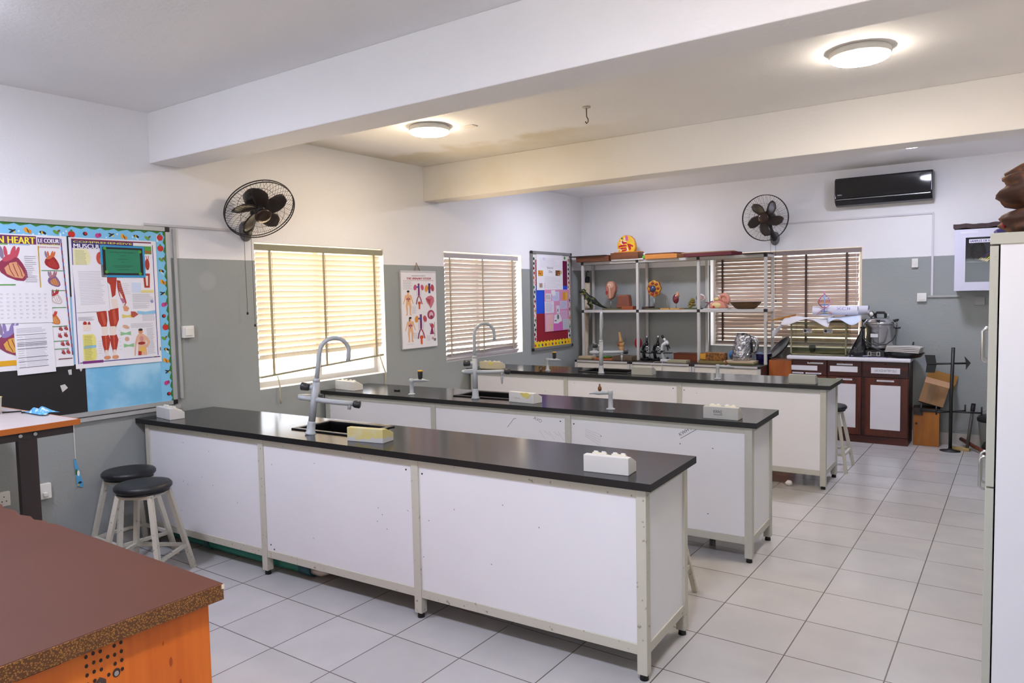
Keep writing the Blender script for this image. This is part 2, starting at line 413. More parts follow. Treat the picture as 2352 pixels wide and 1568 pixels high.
# ------------------------------------------------------------------ lab benches
HT, TT = .90, .034
BENCH = [(3.8793, .4044, .0468, .6114, (1.40, 1.90, .515, .865)), (3.8421, 2.0529, .0404, .5901, (1.36, 1.88, 2.17, 2.53)), (3.858, 4.0682, .0176, .5901, (1.37, 1.89, 4.22, 4.55))]
BASE_LABEL = ['nearest white lab bench with black worktop, clean panels and a black sink',
              'middle white lab bench with black worktop and pencil scribbles on its panels',
              'farthest white lab bench with black worktop, in front of the open shelves']
def bench(k):
    L, y0, r, D, sk = BENCH[k]
    t = thing('lab_bench', BASE_LABEL[k], 'lab bench', (L, y0, 0), r, 'long lab benches along the left wall')
    cr, sr = math.cos(r), math.sin(r)
    def loc(x, y): dx, dy = x-L, y-y0; return (dx*cr+dy*sr, -dx*sr+dy*cr)
    def xl(dy): return (-L + .004 + dy*sr)/cr               # local x where the left wall is met
    a = loc(sk[0], sk[2]); b = loc(sk[1], sk[3]); sx0, sx1, sy0, sy1 = a[0], b[0], max(a[1], .09), min(b[1], D-.035-.048-.006)
    top = MB()
    P = [[(xl(0), 0), (0, 0), (0, sy0), (xl(sy0), sy0)], [(xl(sy1), sy1), (0, sy1), (0, D), (xl(D), D)],
         [(xl(sy0), sy0), (sx0, sy0), (sx0, sy1), (xl(sy1), sy1)], [(sx1, sy0), (0, sy0), (0, sy1), (sx1, sy1)]]
    for q in P:
        k0 = len(top.m); top.prism(q, HT-TT, HT, 'z')
        for f in range(k0+2, len(top.m)): top.m[f] = 1
    top.build('worktop', [BLACK_TOP, mat('#0e0e0f', .5)], t)
    s = MB()                                                # sink: raised rim and an open basin
    for q in ((sx0-.02, sy0-.02, sx1+.02, sy0+.012), (sx0-.02, sy1-.012, sx1+.02, sy1+.04), (sx0-.02, sy0+.012, sx0+.012, sy1-.012), (sx1-.012, sy0+.012, sx1+.02, sy1-.012)):
        s.box(q[0], q[1], HT-.001, q[2], q[3], HT+.009)
    i = .004
    for q in ((sx0+i, sy0+i, sx0+.012, sy1-i), (sx1-.012, sy0+i, sx1-i, sy1-i), (sx0+.012, sy0+i, sx1-.012, sy0+.012), (sx0+.012, sy1-.012, sx1-.012, sy1-i)):
        s.box(q[0], q[1], HT-.22, q[2], q[3], HT+.005)
    s.box(sx0+i, sy0+i, HT-.225, sx1-i, sy1-i, HT-.215)
    s.build('sink', mat('#0d0d0e', .3), t, bevel=.004)
    fy, by, PW = .028, D-.035, .048                         # front and back planes of the frame
    z0, z1 = .115, HT-TT
    fr = MB()
    xs = [-.058, -1.336, -2.575, -3.79]
    for x in xs:
        for yy in (fy, by-PW): fr.box(x-PW/2, yy, .028, x+PW/2, yy+PW, z1)
    for yy in (fy+.004, by-PW+.004):
        for p, q in zip(xs, xs[1:]):
            fr.box(q+PW/2, yy, z0, p-PW/2, yy+PW-.008, z0+.048); fr.box(q+PW/2, yy, z1-.042, p-PW/2, yy+PW-.008, z1)
    for x in (xs[0], xs[3]):
        fr.box(x-PW/2+.004, fy+PW, z0, x+PW/2-.004, by-PW, z0+.048); fr.box(x-PW/2+.004, fy+PW, z1-.036, x+PW/2-.004, by-PW, z1)
    fr.build('frame', CREAM_METAL if k == 0 else FRAME_GREY, t, bevel=.0025)
    for p, q in zip(xs, xs[1:]):
        MB().box(q+PW/2, fy+.010, z0+.048, p-PW/2, fy+.026, z1-.042).build('front_panel', WHITE_PANEL, t)
        MB().box(q+PW/2, by-.026, z0+.048, p-PW/2, by-.010, z1-.042).build('back_panel', WHITE_PANEL, t)
    MB().box(xs[0]+PW/2-.026, fy+PW, z0+.048, xs[0]+PW/2-.010, by-PW, z1-.036).build('end_panel', WHITE_PANEL, t)
    for x in xs:
        for yy in (fy+PW/2, by-PW/2):
            MB().cyl((x, yy, 0), (x, yy, .03), .02, .017, 14).build('foot', BLACK_RUBBER, t)
    # fixing screws and marks on the front panels
    A = Art(0, 0, 1, 1, 1, 1)
    if k == 1:
        A.text('#4a4a50', 'KWH S', -.50, 1-.77, .022, rot=-.6); A.line('#4a4a50', [(-.50, 1-.755), (-.39, 1-.825)], .003)
        A.text('#85868c', 'AVO', -1.63, 1-.80, .025, rot=.35); A.text('#55565c', 'YO', -3.66, 1-.775, .035)
        A.line('#9a9ba2', [(-1.86, 1-.72), (-1.80, 1-.79), (-1.78, 1-.793)], .005)
        for q in range(6): A.line('#c8c8cb', [(-1.58+q*.04, 1-.72), (-1.53+q*.04, 1-.66-.03*(q % 2))], .0035)
        for q in range(5): A.line('#c4c4c8', [(-1.20, 1-.76+q*.012), (-1.08, 1-.73+q*.02)], .003)
        for q in range(9): A.ell('#6a6a70', random.uniform(-1.2, -.15), random.uniform(.25, .75), .006, .003, 1, random.random())
    elif k == 0:
        for q in range(22): A.ell('#8d8d90', random.uniform(-3.6, -.15), random.uniform(.2, .8), .004, .003, 1, random.random())
    else:
        for q in range(10): A.ell('#8d8a84', random.uniform(-3.3, -.15), random.uniform(.2, .8), .005, .003, 1, random.random())
    A.build('pencil_marks', t, (0, fy+.0098, 0))
    for x, z in ((-2.52, .20), (-2.49, .175), (-1.40, .80), (-1.29, .79)): MB().cyl((x, fy+.0085, z), (x, fy+.0115, z), .005, seg=10).build('screw', BLACK, t)
    if k == 1:
        MB().cyl((loc(3.43, 2.42)[0], loc(3.43, 2.42)[1], 0), (loc(3.43, 2.42)[0], loc(3.43, 2.42)[1], z0), .022, seg=16).build('support_leg', BLACK, t)
    return t
BT = [bench(k) for k in range(3)]
SB = []
# socket boxes
STREAK, nt, b, out = nodes('yellow_paint_over_white')
tc = nt.nodes.new('ShaderNodeTexCoord'); sp = nt.nodes.new('ShaderNodeSeparateXYZ'); nt.links.new(tc.outputs['Object'], sp.inputs[0])
fz = math_node(nt, 'ADD', sp.outputs[2], math_node(nt, 'MULTIPLY', math_node(nt, 'SUBTRACT', noise_node(nt, tc.outputs['Object'], 22, 5), .5), .09))
yl = mixc(nt, maprange(nt, noise_node(nt, tc.outputs['Object'], 14, 5), .40, .60), lin('#cdc59a'), lin('#cdc07c'))
nt.links.new(mixc(nt, maprange(nt, fz, .020, .026), lin('#bdbcbc'), yl), b.inputs['Base Color']); b.inputs['Roughness'].default_value = .6
GREYBOX = mat('#a3a49b', .5)
def socket_box(label, x, y, rz, w, m, art=None, switches=True, blob=None):
    t = thing('bench_socket', label, 'socket box', (x, y, HT), rz, 'socket boxes on the lab benches')
    MB().prism([(0, 0), (.105, 0), (.105, .046), (.035, .080), (0, .080)], 0, w, 'x').build('housing', m, t, bevel=.003)
    if switches:
        sl = Matrix.Translation((0, .037, .0785)) @ Matrix.Rotation(-rad(26), 4, 'X')
        for x0 in (w*.13, w*.56):
            MB().box(x0, 0, 0, x0+w*.32, .068, .009, M=sl).build('switch_plate', CREAM_PLASTIC, t, bevel=.002)
            p = MB()
            p.box(x0+.006, .001, .008, x0+.026, .02, .016, M=sl); p.box(x0+w*.32-.026, .001, .008, x0+w*.32-.006, .02, .016, M=sl)
            p.build('rocker', WHITE_PLASTIC, t, bevel=.002)
    if art:
        A = Art(0, 0, 1, 1, w, .08); art(A); A.build('marks', t, (0, -.0004, 0))
    if blob:
        pts = [Vector((blob[0]+blob[1]*math.cos(a)*(1+.25*math.sin(3*a)), -.003, .062+.022*math.sin(a)*(1+.3*math.cos(5*a)))) for a in [2*PI*q/20 for q in range(20)]]
        MB().prism([(p.x, min(p.z, .0815)) for p in pts], -.003, .002, 'y').build('paint_patch', mat('#d6c873', .6), t, bevel=.001)
WB = mat('#d4d3cf', .5)
socket_box('plain white socket box at the wall end of the nearest bench', .10, .325, -.12, .225, mat('#cfcdc9', .5))
socket_box('white socket box smeared with yellow paint beside the nearest sink', 1.985, .415, .17, .25, STREAK, switches=False)
socket_box('clean white socket box with cream switches at the free end of the nearest bench', 3.517, .465, .1, .22, WB)
socket_box('white socket box under the first window at the wall end of the middle bench', .052, 2.03, -.1, .27, mat('#d3d0c8', .5))
socket_box('white socket box with a yellow paint patch beside the middle sink', 1.935, 2.108, -.1, .245, WB, blob=(.17, .045), switches=False,
           art=lambda A: A.text('#b06a6a', 'ooo', .25, .6, .06))
def kw(A):
    A.text('#23252b', 'KWH2', .30, .52, .26, .24, rot=.02); A.line('#23252b', [(.30, .62), (.45, .66), (.56, .60)], .03)
socket_box('grey-white socket box with dark handwriting at the free end of the middle bench', 3.49, 2.086, .035, .225, mat('#b9b8b2', .5), art=kw)
socket_box('cream socket box with yellow streak at the wall end of the farthest bench', .161, 4.045, .06, .28, mat('#cfc6a8', .5), blob=(.15, .03))
socket_box('plain grey socket box in the middle of the farthest bench, beside its sink', 1.975, 4.179, .06, .22, GREYBOX, switches=False)
socket_box('plain grey socket box at the free end of the farthest bench', 3.509, 4.121, .02, .222, GREYBOX, switches=False)

# tall three-way lab taps
def lab_tap(label, x, y, lean, sd, span, top, arm, nozzle):
    t = thing('lab_tap', label, 'tap', (x, y, HT), 0, 'tall grey swan-neck lab taps', rot=lean)
    MB().lathe([(.034, 0), (.034, .008), (.027, .013), (.024, .07), (.022, .08)], seg=24).build('base_flange', TAP_GREY, t)
    MB().tube([(0,0,.07), (0,0,.33)], .021, 16).tube([(0,0,.325), (0,0,.345)], [.023, .017], 16).build('column', TAP_GREY, t)
    d = Vector((math.cos(sd), math.sin(sd), 0)); R = span/2; h = top-R
    pts = [Vector((0,0,.34)), Vector((0,0,(.34+h)/2))] + [d*(R-R*math.cos(a)) + Vector((0,0,h+R*math.sin(a))) for a in [PI*k/12 for k in range(12)]]
    pts += [d*span*1.0 + Vector((0,0,h-.02)), d*span + Vector((0,0,h-.05))]
    sp = MB().tube(pts, .0135, 12).build('spout', TAP_GREY, t)
    if nozzle == 2: MB().tube([pts[-1], pts[-1]+Vector((0,0,-.03)), pts[-1]+Vector((0,0,-.06))], [.012,.008,.005], 10).build('nozzle', TAP_GREY, sp)
    a = Vector((math.cos(arm), math.sin(arm), 0)); b = Vector((-a.y, a.x, 0)); z = Vector((0,0,.215))
    ra = MB().tube([z, z+a*.06+b*-.01, z+a*.13+b*-.012, z+a*.19, z+a*.235+b*.012], [.016,.016,.015,.015,.014], 12)
    ra.tube([z+a*.215+b*.006, z+a*.215+b*.006+Vector((0,0,-.035))], .011, 10)
    if nozzle: ra.tube([z+a*.215+b*.006+Vector((0,0,-.035)), z+a*.215+b*.006+Vector((0,0,-.055)), z+a*.215+b*.006+Vector((0,0,-.1))], [.014,.01,.004], 10)
    ra = ra.build('side_arm', TAP_GREY, t)
    k = z+a*.235+b*.012
    MB().tube([k, k+a*.01, k+a*.04, k+a*.045], [.017,.023,.024,.018], 12).build('knob', DARK_PLASTIC, ra)
    la = MB().tube([z, z-a*.05, z-a*.085, z-a*.10+b*.03, z-a*.07+b*.075, z-a*.02+b*.10], [.016,.015,.015,.015,.015,.014], 12).build('side_arm', TAP_GREY, t)
    k = z-a*.02+b*.10; MB().tube([k, k+a*.012, k+a*.05], [.016,.022,.022], 12).build('knob', DARK_PLASTIC, la)
    q = Vector((0,0,.285)); ha = MB().tube([q, q-a*.035], .014, 12).build('valve', TAP_GREY, t)
    MB().tube([q-a*.035, q-a*.042, q-a*.085, q-a*.09], [.016,.023,.025,.019], 12).build('knob', DARK_PLASTIC, ha)
lab_tap('leaning grey swan-neck tap beside the sink of the nearest bench', 1.62, .45, (-.085, .125, 0), 1.1, .18, .60, rad(36), 0)
lab_tap('upright grey swan-neck tap beside the sink of the middle bench', 1.60, 2.12, (0, 0, 0), 1.2, .19, .60, rad(30), 1)
lab_tap('narrow-looking grey swan-neck tap on the farthest bench, before the open shelves', 1.643, 4.165, (0, .01, 0), 2.0, .17, .62, rad(38), 2)

def gas_tap(label, x, y, rz, knob):
    t = thing('gas_tap', label, 'gas tap', (x, y, HT), rz, 'small bench gas taps')
    MB().lathe([(.031, 0), (.031, .006), (.02, .010), (.0165, .014), (.0155, .10), (.018, .105), (.018, .132), (.014, .136)], seg=20).build('column', TAP_GREY, t)
    MB().tube([(0,0,.119), (.05,0,.119), (.09,0,.119), (.115,0,.117), (.15,0,.112)], [.013,.014,.016,.009,.004], 12).build('nozzle', TAP_GREY, t)
    if knob:
        kb = MB().lathe([(.015, .13), (.019, .14), (.022, .19), (.022, .195)], (.075, 0, 0), 18).build('knob', DARK_PLASTIC, t)
        MB().lathe([(.0215, .195), (.0215, .203), (0, .204)], (.075, 0, 0), 18).build('yellow_cap', mat('#e0a812', .4), kb)
    else:
        MB().lathe([(.010, .13), (.014, .145), (.012, .16), (.006, .165), (.006, .18), (0, .182)], (.075, 0, 0), 14).build('spindle', mat('#6d4420', .45, metal=.4), t)
gas_tap('gas tap with black knob and yellow cap at the wall end of the middle bench', .962, 2.065, .62, True)
gas_tap('grey gas tap without knob, pointing to the wall, on the middle bench', 2.80, 2.13, PI+.45, False)
gas_tap('yellow-capped gas tap next to eyeglasses on the farthest bench', 1.0, 4.16, .3, True)
gas_tap('grey gas tap without knob, pointing right, on the farthest bench', 2.857, 4.18, .2, False)
tag(MB().box(-.028, -.012, 0, .028, .012, .012).build('eraser', BLACK, loc=(.67, 2.19, HT), bevel=.003), 'tiny black eraser lying on the middle bench near the gas tap', 'eraser')
t = thing('eyeglasses', 'dark framed eyeglasses lying on the farthest bench', 'eyeglasses', (.93, 4.13, HT), .35)
MB().torus((0, 0, .024), .022, .0025, 20, 6, ax='y').torus((.056, 0, .024), .022, .0025, 20, 6, ax='y').tube([(.021,0,.028), (.028,0,.031), (.035,0,.028)], .002, 6).build('rims', BLACK, t)
for sx in (-.022, .078): MB().tube([(sx,0,.03), (sx,.06,.026), (sx,.11,.004)], .002, 6).build('temple', BLACK, t)
MB().lathe([(.02, -.0008), (.02, .0008)], seg=18, M=Matrix.Translation((0,0,.024)) @ Matrix.Rotation(PI/2, 4, 'X')).lathe([(.02, -.0008), (.02, .0008)], seg=18, M=Matrix.Translation((.056,0,.024)) @ Matrix.Rotation(PI/2, 4, 'X')).build('lenses', glass_material('lens_glass', (.9,.85,.88)), t)

# ------------------------------------------------------------------ stools
def make_stool(label, loc, rz):
    t = thing('lab_stool', label, 'stool', loc, rz, 'black round lab stools')
    H = .61
    MB().lathe([(.12, H-.045), (.155, H-.043), (.166, H-.03), (.166, H-.016), (.155, H-.004), (.12, H), (0, H+.001)], seg=40).build('seat', BLACK_VINYL, t)
    MB().lathe([(.13, H-.056), (.15, H-.056), (.15, H-.0455), (.13, H-.0455)], seg=32).build('seat_base', BLACK, t)
    fr = MB(); a, b, zt = .10, .195, H-.058
    for p, q in (((-a,-a),(a,-a)), ((a,-a),(a,a)), ((a,a),(-a,a)), ((-a,a),(-a,-a))):
        fr.tube([(p[0],p[1],zt-.012), (q[0],q[1],zt-.012)], .016, 4)
    fr.build('seat_frame', CREAM_METAL, t)
    zs = .16; c = b + (a-b)*(zs/zt)
    ft = MB()
    for p, q in (((-c,-c),(c,-c)), ((c,-c),(c,c)), ((c,c),(-c,c)), ((-c,c),(-c,-c))): ft.tube([(p[0],p[1],zs), (q[0],q[1],zs)], .014, 4)
    ft.build('footrest', CREAM_METAL, t)
    for sx in (-1, 1):
        for sy in (-1, 1): MB().tube([(sx*b, sy*b, .0), (sx*a, sy*a, zt)], .0195, 4).build('leg', CREAM_METAL, t)
    return t
G = 'black round lab stools'
st = make_stool('front black-topped stool of the pair, overlapping the other', (.72, -.12, 0), .55)
dup(st, (.275, .02, 0), .0, 'rear black-topped stool of the pair, between the wall and bench end')
dup(st, (3.66, 4.99, 0), .02, 'black-topped stool showing past the free end of the farthest bench')
dup(st, (3.49, 1.27, 0), .12, 'stool hidden behind the nearest bench with only one cream leg showing')

# ------------------------------------------------------------------ green waste pipe under the nearest bench
t = thing('waste_pipe', 'green plastic waste pipe with white elbow under the nearest bench', 'pipe', (0, 0, 0))
MB().tube([(.10,.40,.055), (.8,.42,.052), (1.56,.46,.05)], .042, 18).build('pipe', mat('#2f8a76', .4), t)
for q in (((.55,.413,.053), (.60,.414,.053)), ((1.50,.457,.05), (1.60,.462,.05))): MB().tube(q, .048, 18).build('coupling', mat('#2b5f66', .4), t)
MB().tube([(1.60,.462,.05), (1.66,.465,.05), (1.70,.467,.065), (1.715,.468,.10), (1.715,.468,.2), (1.715,.52,.55)], .035, 14).build('elbow', mat('#d8d2c0', .4), t)

# ------------------------------------------------------------------ front-left brown desk
t = thing('demonstration_desk', 'large brown-topped wooden desk in the near left corner with orange end panel', 'desk', (3.27, -1.23, 0), 0)
DX, DY = -1.95, -1.0
tp = MB()
edge = [(-.002, 0), (-.35, 0), (-1.05, 0), (-1.1, -.012), (-1.14, -.004), (-1.2, -.02), (-1.26, -.008), (-1.32, -.022), (-1.4, -.006), (-1.5, -.014), (-1.55, 0), (DX, 0), (DX, DY), (-.002, DY)]
tp.prism(list(reversed(edge)), .884, .90, 'z')
tp.build('top', mat('#5a3425', .6, var=.14, scale=3, spec=.22), t, bevel=.002)
m, nt, b, out = nodes('patterned_edging')
tc = nt.nodes.new('ShaderNodeTexCoord'); vo = nt.nodes.new('ShaderNodeTexVoronoi'); vo.inputs['Scale'].default_value = 210
nt.links.new(tc.outputs['Object'], vo.inputs['Vector'])
nt.links.new(mixc(nt, maprange(nt, vo.outputs['Distance'], .25, .55), lin('#9a6a2c'), lin('#5a3415')), b.inputs['Base Color']); b.inputs['Roughness'].default_value = .5
MB().box(DX+.002, -.022, .852, -.002, -.002, .8838).box(-.02, DY+.002, .852, -.0025, -.022, .8838).box(-.0018, DY+.002, .852, .001, -.0005, .8988).build('edging', m, t, bevel=.003)
MB().box(.0012, -.008, .884, .003, .0012, .898).build('chipped_corner', mat('#d8cbb0', .7), t, bevel=.002)
ORANGE = wood_material('orange_wood_laminate', '#cd6212', '#e0761c', .38, 2, 9, .06)
A = MB().box(-.052, DY+.04, 0, -.034, -.03, .862).build('end_panel', ORANGE, t)
MB().box(DX+.05, -.06, 0, -.054, -.042, .862).build('back_panel', ORANGE, t)
MB().box(DX+.04, DY+.04, 0, DX+.058, -.062, .862).build('end_panel', ORANGE, t)
ho = Art(0, 0, 1, 1, 1, 1)
for i in range(6):
    for j in range(4):
        if (i, j) in ((2, 3), (3, 0), (3, 2)): continue
        ho.ell('#2a1a10', .300+i*.0175, 1-(.828-j*.024+.002*(i % 2)), .0042, .0052)
ho.poly('#4a3a30', [(.285,.262), (.30,.245), (.315,.252), (.33,.238), (.345,.25), (.345,.29), (.32,.30), (.295,.295)])
ho.poly('#9a948c', [(.292,.270), (.31,.255), (.33,.252), (.338,.265), (.325,.285), (.30,.29)], 2)
ho.ell('#3a2a20', .372, .245, .010, .012); ho.ell('#9a948c', .372, .247, .006, .007, 2)
for (u, v, q) in ((.52, .28, .012), (.545, .35, .008), (.50, .22, .006)): ho.ell('#a8430c', u, v, q*.35, q*1.1)
hh = ho.build('vent_holes', t, (-.0335, -.67, 0)); hh.rotation_euler = (0, 0, PI/2)
MB().tube([(-.034,-.52,.842), (-.026,-.51,.846), (-.026,-.45,.846), (-.034,-.44,.842)], .006, 8).box(-.034, -.53, .838, -.028, -.43, .852).build('catch', BLACK, t)

# ------------------------------------------------------------------ tall side table by the left wall
t = thing('side_table', 'tall pale-topped table with orange edge and dark steel leg by the left wall', 'table', (1.125, -.65, 0), .02)
LW, LD = 1.0, 1.1
MB().box(-LW, -LD, 1.098, -.004, 0, 1.12).build('top', mat('#bdb4b2', .35, var=.05), t)
MB().box(-.0038, -LD, 1.092, .004, .0, 1.1205).box(-LW, .0002, 1.092, .004, .006, 1.1205).build('edge_trim', mat('#b8651f', .45), t)
DSTEEL = mat('#2b2221', .45)
MB().box(-.05, -LD+.02, 1.05, -.02, -.02, 1.0975).box(-LW+.02, -.05, 1.05, -.052, -.02, 1.0975).box(-LW+.02, -LD+.02, 1.05, -.052, -LD+.05, 1.0975).build('apron', DSTEEL, t)
for lx in (-.052, -LW+.06):
    for ly in (-.28, -LD+.1): MB().box(lx, ly, 0, lx+.034, ly+.085, 1.052).build('leg', DSTEEL, t)
bo = MB()
for ly in (-.272, -.205): bo.cyl((-.02, ly, 1.075), (-.008, ly, 1.075), .009, seg=12)
bo.build('bolt', STEEL, t)
t = thing('cup', 'white cup on the tall side table at the left picture edge', 'cup', (.46, -.80, 1.1215))
MB().lathe([(.03, 0), (.036, .005), (.042, .085), (.045, .088), (.041, .088), (.034, .01), (0, .008)], seg=28).build('body', mat('#dcdacb', .35), t)
MB().tube([(.038,0,.07), (.066,0,.068), (.07,0,.04), (.036,0,.022)], .005, 8).build('handle', mat('#dcdacb', .35), t)
MB().torus((0, 0, .088), .0435, .002, 24, 6).build('rim', mat('#b7a83a', .4), t)
tag(MB().tube([(.52,-.78,1.126), (.56,-.70,1.126), (.62,-.72,1.126), (.66,-.66,1.126)], .004, 8).build('cable', BLACK), 'short black cable lying on the tall side table', 'cable')
def scrap(u, v):
    return (.60+.22*u+.03*math.sin(7*v), -.71+.09*v, 1.128+.035*abs(math.sin(5*u+2*v))*math.sin(PI*u)*math.sin(PI*v) + .004*v)
tag(MB().sheet(scrap, 14, 8, .001).build('paper_scrap', patch_material('torn_blue_border', '#4f9fce', '#d8e6ee', 30, .5, .6)), 'crumpled light blue paper scrap on the far edge of the side table', 'paper scrap')

# ------------------------------------------------------------------ left wall: notice board and what is pinned to it
def insects(A, pts, size, seed):
    rnd = random.Random(seed)
    for n, (u, v) in enumerate(pts):
        k = n % 7; s = size
        if k == 0: A.ell('#c3221f', u, v, s*.5, s*.5, 3); A.ell('#3f7f2c', u, v-s*.5, s*.15, s*.2, 3)
        elif k == 1: A.ell('#5f9a35', u-s*.2, v, s*.45, s*.22, 3, .6); A.ell('#7a5a2a', u+s*.2, v-s*.2, s*.25, s*.15, 3, -.7)
        elif k == 2:
            A.ell('#1d1a18', u, v, s*.45, s*.22, 3, .3); A.ell('#e0b020', u-s*.12, v-s*.02, s*.12, s*.2, 4); A.ell('#b9dcec', u+s*.1, v+s*.35, s*.35, s*.14, 3, .8)
        elif k == 3: A.ell('#e2a22a', u-s*.2, v-s*.1, s*.3, s*.38, 3, -.4); A.ell('#d98a1e', u+s*.22, v+s*.12, s*.26, s*.3, 3, -.4); A.ell('#5a3c18', u, v, s*.07, s*.35, 4, -.4)
        elif k == 4: A.ell('#1f2a3a', u, v, s*.12, s*.5, 3, 1.0); A.ell('#26262a', u-s*.1, v-s*.15, s*.4, s*.1, 3, .3); A.ell('#d8c23a', u+s*.25, v+s*.12, s*.14, s*.14, 4)
        elif k == 5: A.ell('#c03a86', u-s*.15, v, s*.35, s*.36, 3, .3); A.ell('#a22d6c', u+s*.2, v-s*.1, s*.22, s*.3, 3)
        else: A.ell('#2a211c', u, v, s*.34, s*.3, 3); A.ell('#b3202a', u+s*.1, v-s*.05, s*.22, s*.22, 4)
by0, by1, bz0, bz1 = -1.35, .535, .965, 2.268
BW, BH = by1-by0, bz1-bz0
t = thing('notice_board', 'large notice board on the left wall with sky-blue backing and insect border', 'notice board', (.004, by0, bz0), 0, rot=LEFT)
MB().box(.02, -.012, .02, BW-.02, 0, BH-.02).build('backing', patch_material('sky_paper', '#6fb4da', '#9fd0ea', 4, .35, .65, .6), t)
MB().box(0, -.022, 0, BW-.034, 0, .03).box(0, -.022, BH-.03, BW-.034, 0, BH).box(BW-.03, -.022, .034, BW, 0, BH-.034).build('frame', mat('#b5b7b6', .35, metal=.4), t)
cc = MB()
for z in (0, BH-.034): cc.box(BW-.034, -.025, z, BW+.003, 0, z+.036)
cc.build('corner_cap', BLACK, t, bevel=.006)
A = Art(0, 0, BW, BH, BW, BH)
A.rect('#7cc0e6', .03, .03, BW-.03, .115, 1); A.rect('#7cc0e6', BW-.115, .115, BW-.03, BH-.03, 1)
n = 60
A.poly('#3f7f35', [(.03, .03)] + [(.03+(BW-.06)*k/n, .042+.009*math.sin(k*2.2)) for k in range(n+1)] + [(BW-.03, .03)], 2)
A.poly('#3f7f35', [(BW-.03, .03)] + [(BW-.042-.009*math.sin(k*2.1), .03+(BH-.06)*k/n) for k in range(n+1)] + [(BW-.03, BH-.03)], 2)
for k in range(46): A.ell('#c9e6f5', random.choice([random.uniform(.05, BW-.05), BW-.09]), random.uniform(.06, .105), .006, .006, 2)
insects(A, [(BW-.07-.086*k, .078+.008*(k % 2)) for k in range(20)], .045, 3)
insects(A, [(BW-.07+.008*(k % 2), .155+.082*k) for k in range(14)], .045, 5)
A.build('insect_border', t, (0, -.012, 0))
def on_left(name, label, cat, y, z, w, h, x, group=None, th=.0012, rot=0., color=PAPER):
    o = thing(name, label, cat, (x, y, z), 0, group, rot=(0, -rot, PI/2) if not rot else Matrix(Matrix.Rotation(PI/2, 3, 'Z') @ Matrix.Rotation(rot, 3, 'Y')).to_euler())
    MB().box(0, -th, 0, w, 0, h).build('sheet', color, o)
    return o, (0, -th, 0)
tag(MB().box(-.0015, 0, 0, 0, 1.16, .325).build('black_paper', mat('#1d1a1a', .75), loc=(.0185, -1.26, .996)), 'sheet of black paper along the bottom of the large notice board', 'paper')
A = Art(0, 0, 1, 1, 1.16, .325)
A.poly('#c9c6c4', [(.86,.40), (.885,.38), (.90,.46), (.87,.54)]); A.poly('#c2c0be', [(.905,.10), (.925,.09), (.925,.2), (.91,.2)]); A.poly('#c2c0be', [(.965,.08), (.99,.07), (.975,.16)])
o = A.build('paper_remnant', None, (.0187, -1.26, .996)); o.rotation_euler = LEFT
tag(o, 'torn white paper remnants stuck on the black paper', 'paper remnant')
tag(MB().box(-.001, 0, 0, 0, .022, .40).build('black_strip', mat('#1d1a1a', .75), loc=(.0185, -.167, 1.77)), 'thin black paper strip between the two anatomy posters', 'paper strip')

# heart poster
ou, base = on_left('anatomy_poster', 'human heart anatomy poster in two languages, left on the notice board', 'poster', -.745, 1.315, .573, .85, .0205, 'anatomy posters on the notice board')
A = Art(-200, 190, 503, 1230, .573, .85)
A.rect('#6a2a5e', -190, 200, 282, 265); A.rect('#5a2f6e', 290, 208, 452, 262)
A.text('#f0e23a', 'HUMAN HEART', -160, 262, 52, 430, 2, bold=.02)
A.text('#f3f0f2', 'LE COEUR', 296, 247, 30, 148, 2, bold=.02); A.text('#e8d84a', 'HUMAIN COMPLET', 296, 268, 15, 148, 2); A.text('#b03a2a', 'DISEASE & DISORDER', 298, 288, 11, 148)
A.rect('#4d9a3a', -60, 266, 85, 274, 2); A.rect('#9fb6d8', 92, 264, 235, 274, 2)
def heart(A, u, v, s, cols):
    c1, c2, c3 = cols
    for (du, dv, w2, h2, r) in ((-.75, -1.15, .16, .5, -.15), (-.45, -1.2, .13, .45, -.1), (.05, -1.15, .16, .55, .3), (.32, -1.1, .14, .55, .35)):
        A.ell(c3 if du > -.6 else '#8a7a96', u+du*s, v+dv*s, w2*s, h2*s, 2, r)
    A.poly(c1, [(u+x*s, v+y*s) for x, y in ((-1.0,.0), (-.85,-.45), (-.5,-.75), (-.1,-.85), (.4,-.75), (.7,-.3), (.95,.25), (1.0,.75), (.7,1.05), (.2,1.0), (-.4,.75), (-.85,.4))], 3)
    A.ell(c3, u-.25*s, v-.75*s, .5*s, .22*s, 4, -.5)
    A.poly(c2, [(u+x*s, v+y*s) for x, y in ((-.6,.05), (-.2,-.35), (.25,-.45), (.6,.1), (.8,.6), (.6,.85), (0,.75), (-.45,.5))], 4)
    for q in range(3): A.line('#8a2032', [(u+(-.3+q*.3)*s, v-.3*s), (u+(-.2+q*.35)*s, v+.2*s), (u+(.05+q*.28)*s, v+.7*s)], .05*s, 5)
heart(A, 110, 445, 98, ('#8f2f4c', '#d69a72', '#c04a5c'))
heart(A, 385, 400, 54, ('#9a1f22', '#b0302a', '#d06a3a'))
heart(A, 392, 545, 46, ('#7d5a86', '#c98a52', '#a56a72'))
heart(A, 400, 685, 44, ('#c9b9b4', '#e6e0de', '#b02a32'))
heart(A, 380, 850, 40, ('#c8722e', '#d89a52', '#b8402a'))
heart(A, 70, 1020, 95, ('#8d3a5a', '#d6a24a', '#8a7ab0'))
for i, (u, v) in enumerate(((420, 928), (460, 925), (412, 985), (455, 980), (428, 1050), (465, 1050), (430, 1118), (466, 1116))): heart(A, u, v, 15, ('#8a2a32', '#b04a42', '#c2606a'))
for v in (462, 620, 755, 905, 1022, 1085): A.rect('#3f8a3c', 305, v, 470, v+5, 2)
A.rect('#4d9a3a', -60, 572, 120, 580, 2); A.rect('#c9a23a', 288, 275, 296, 600, 2)
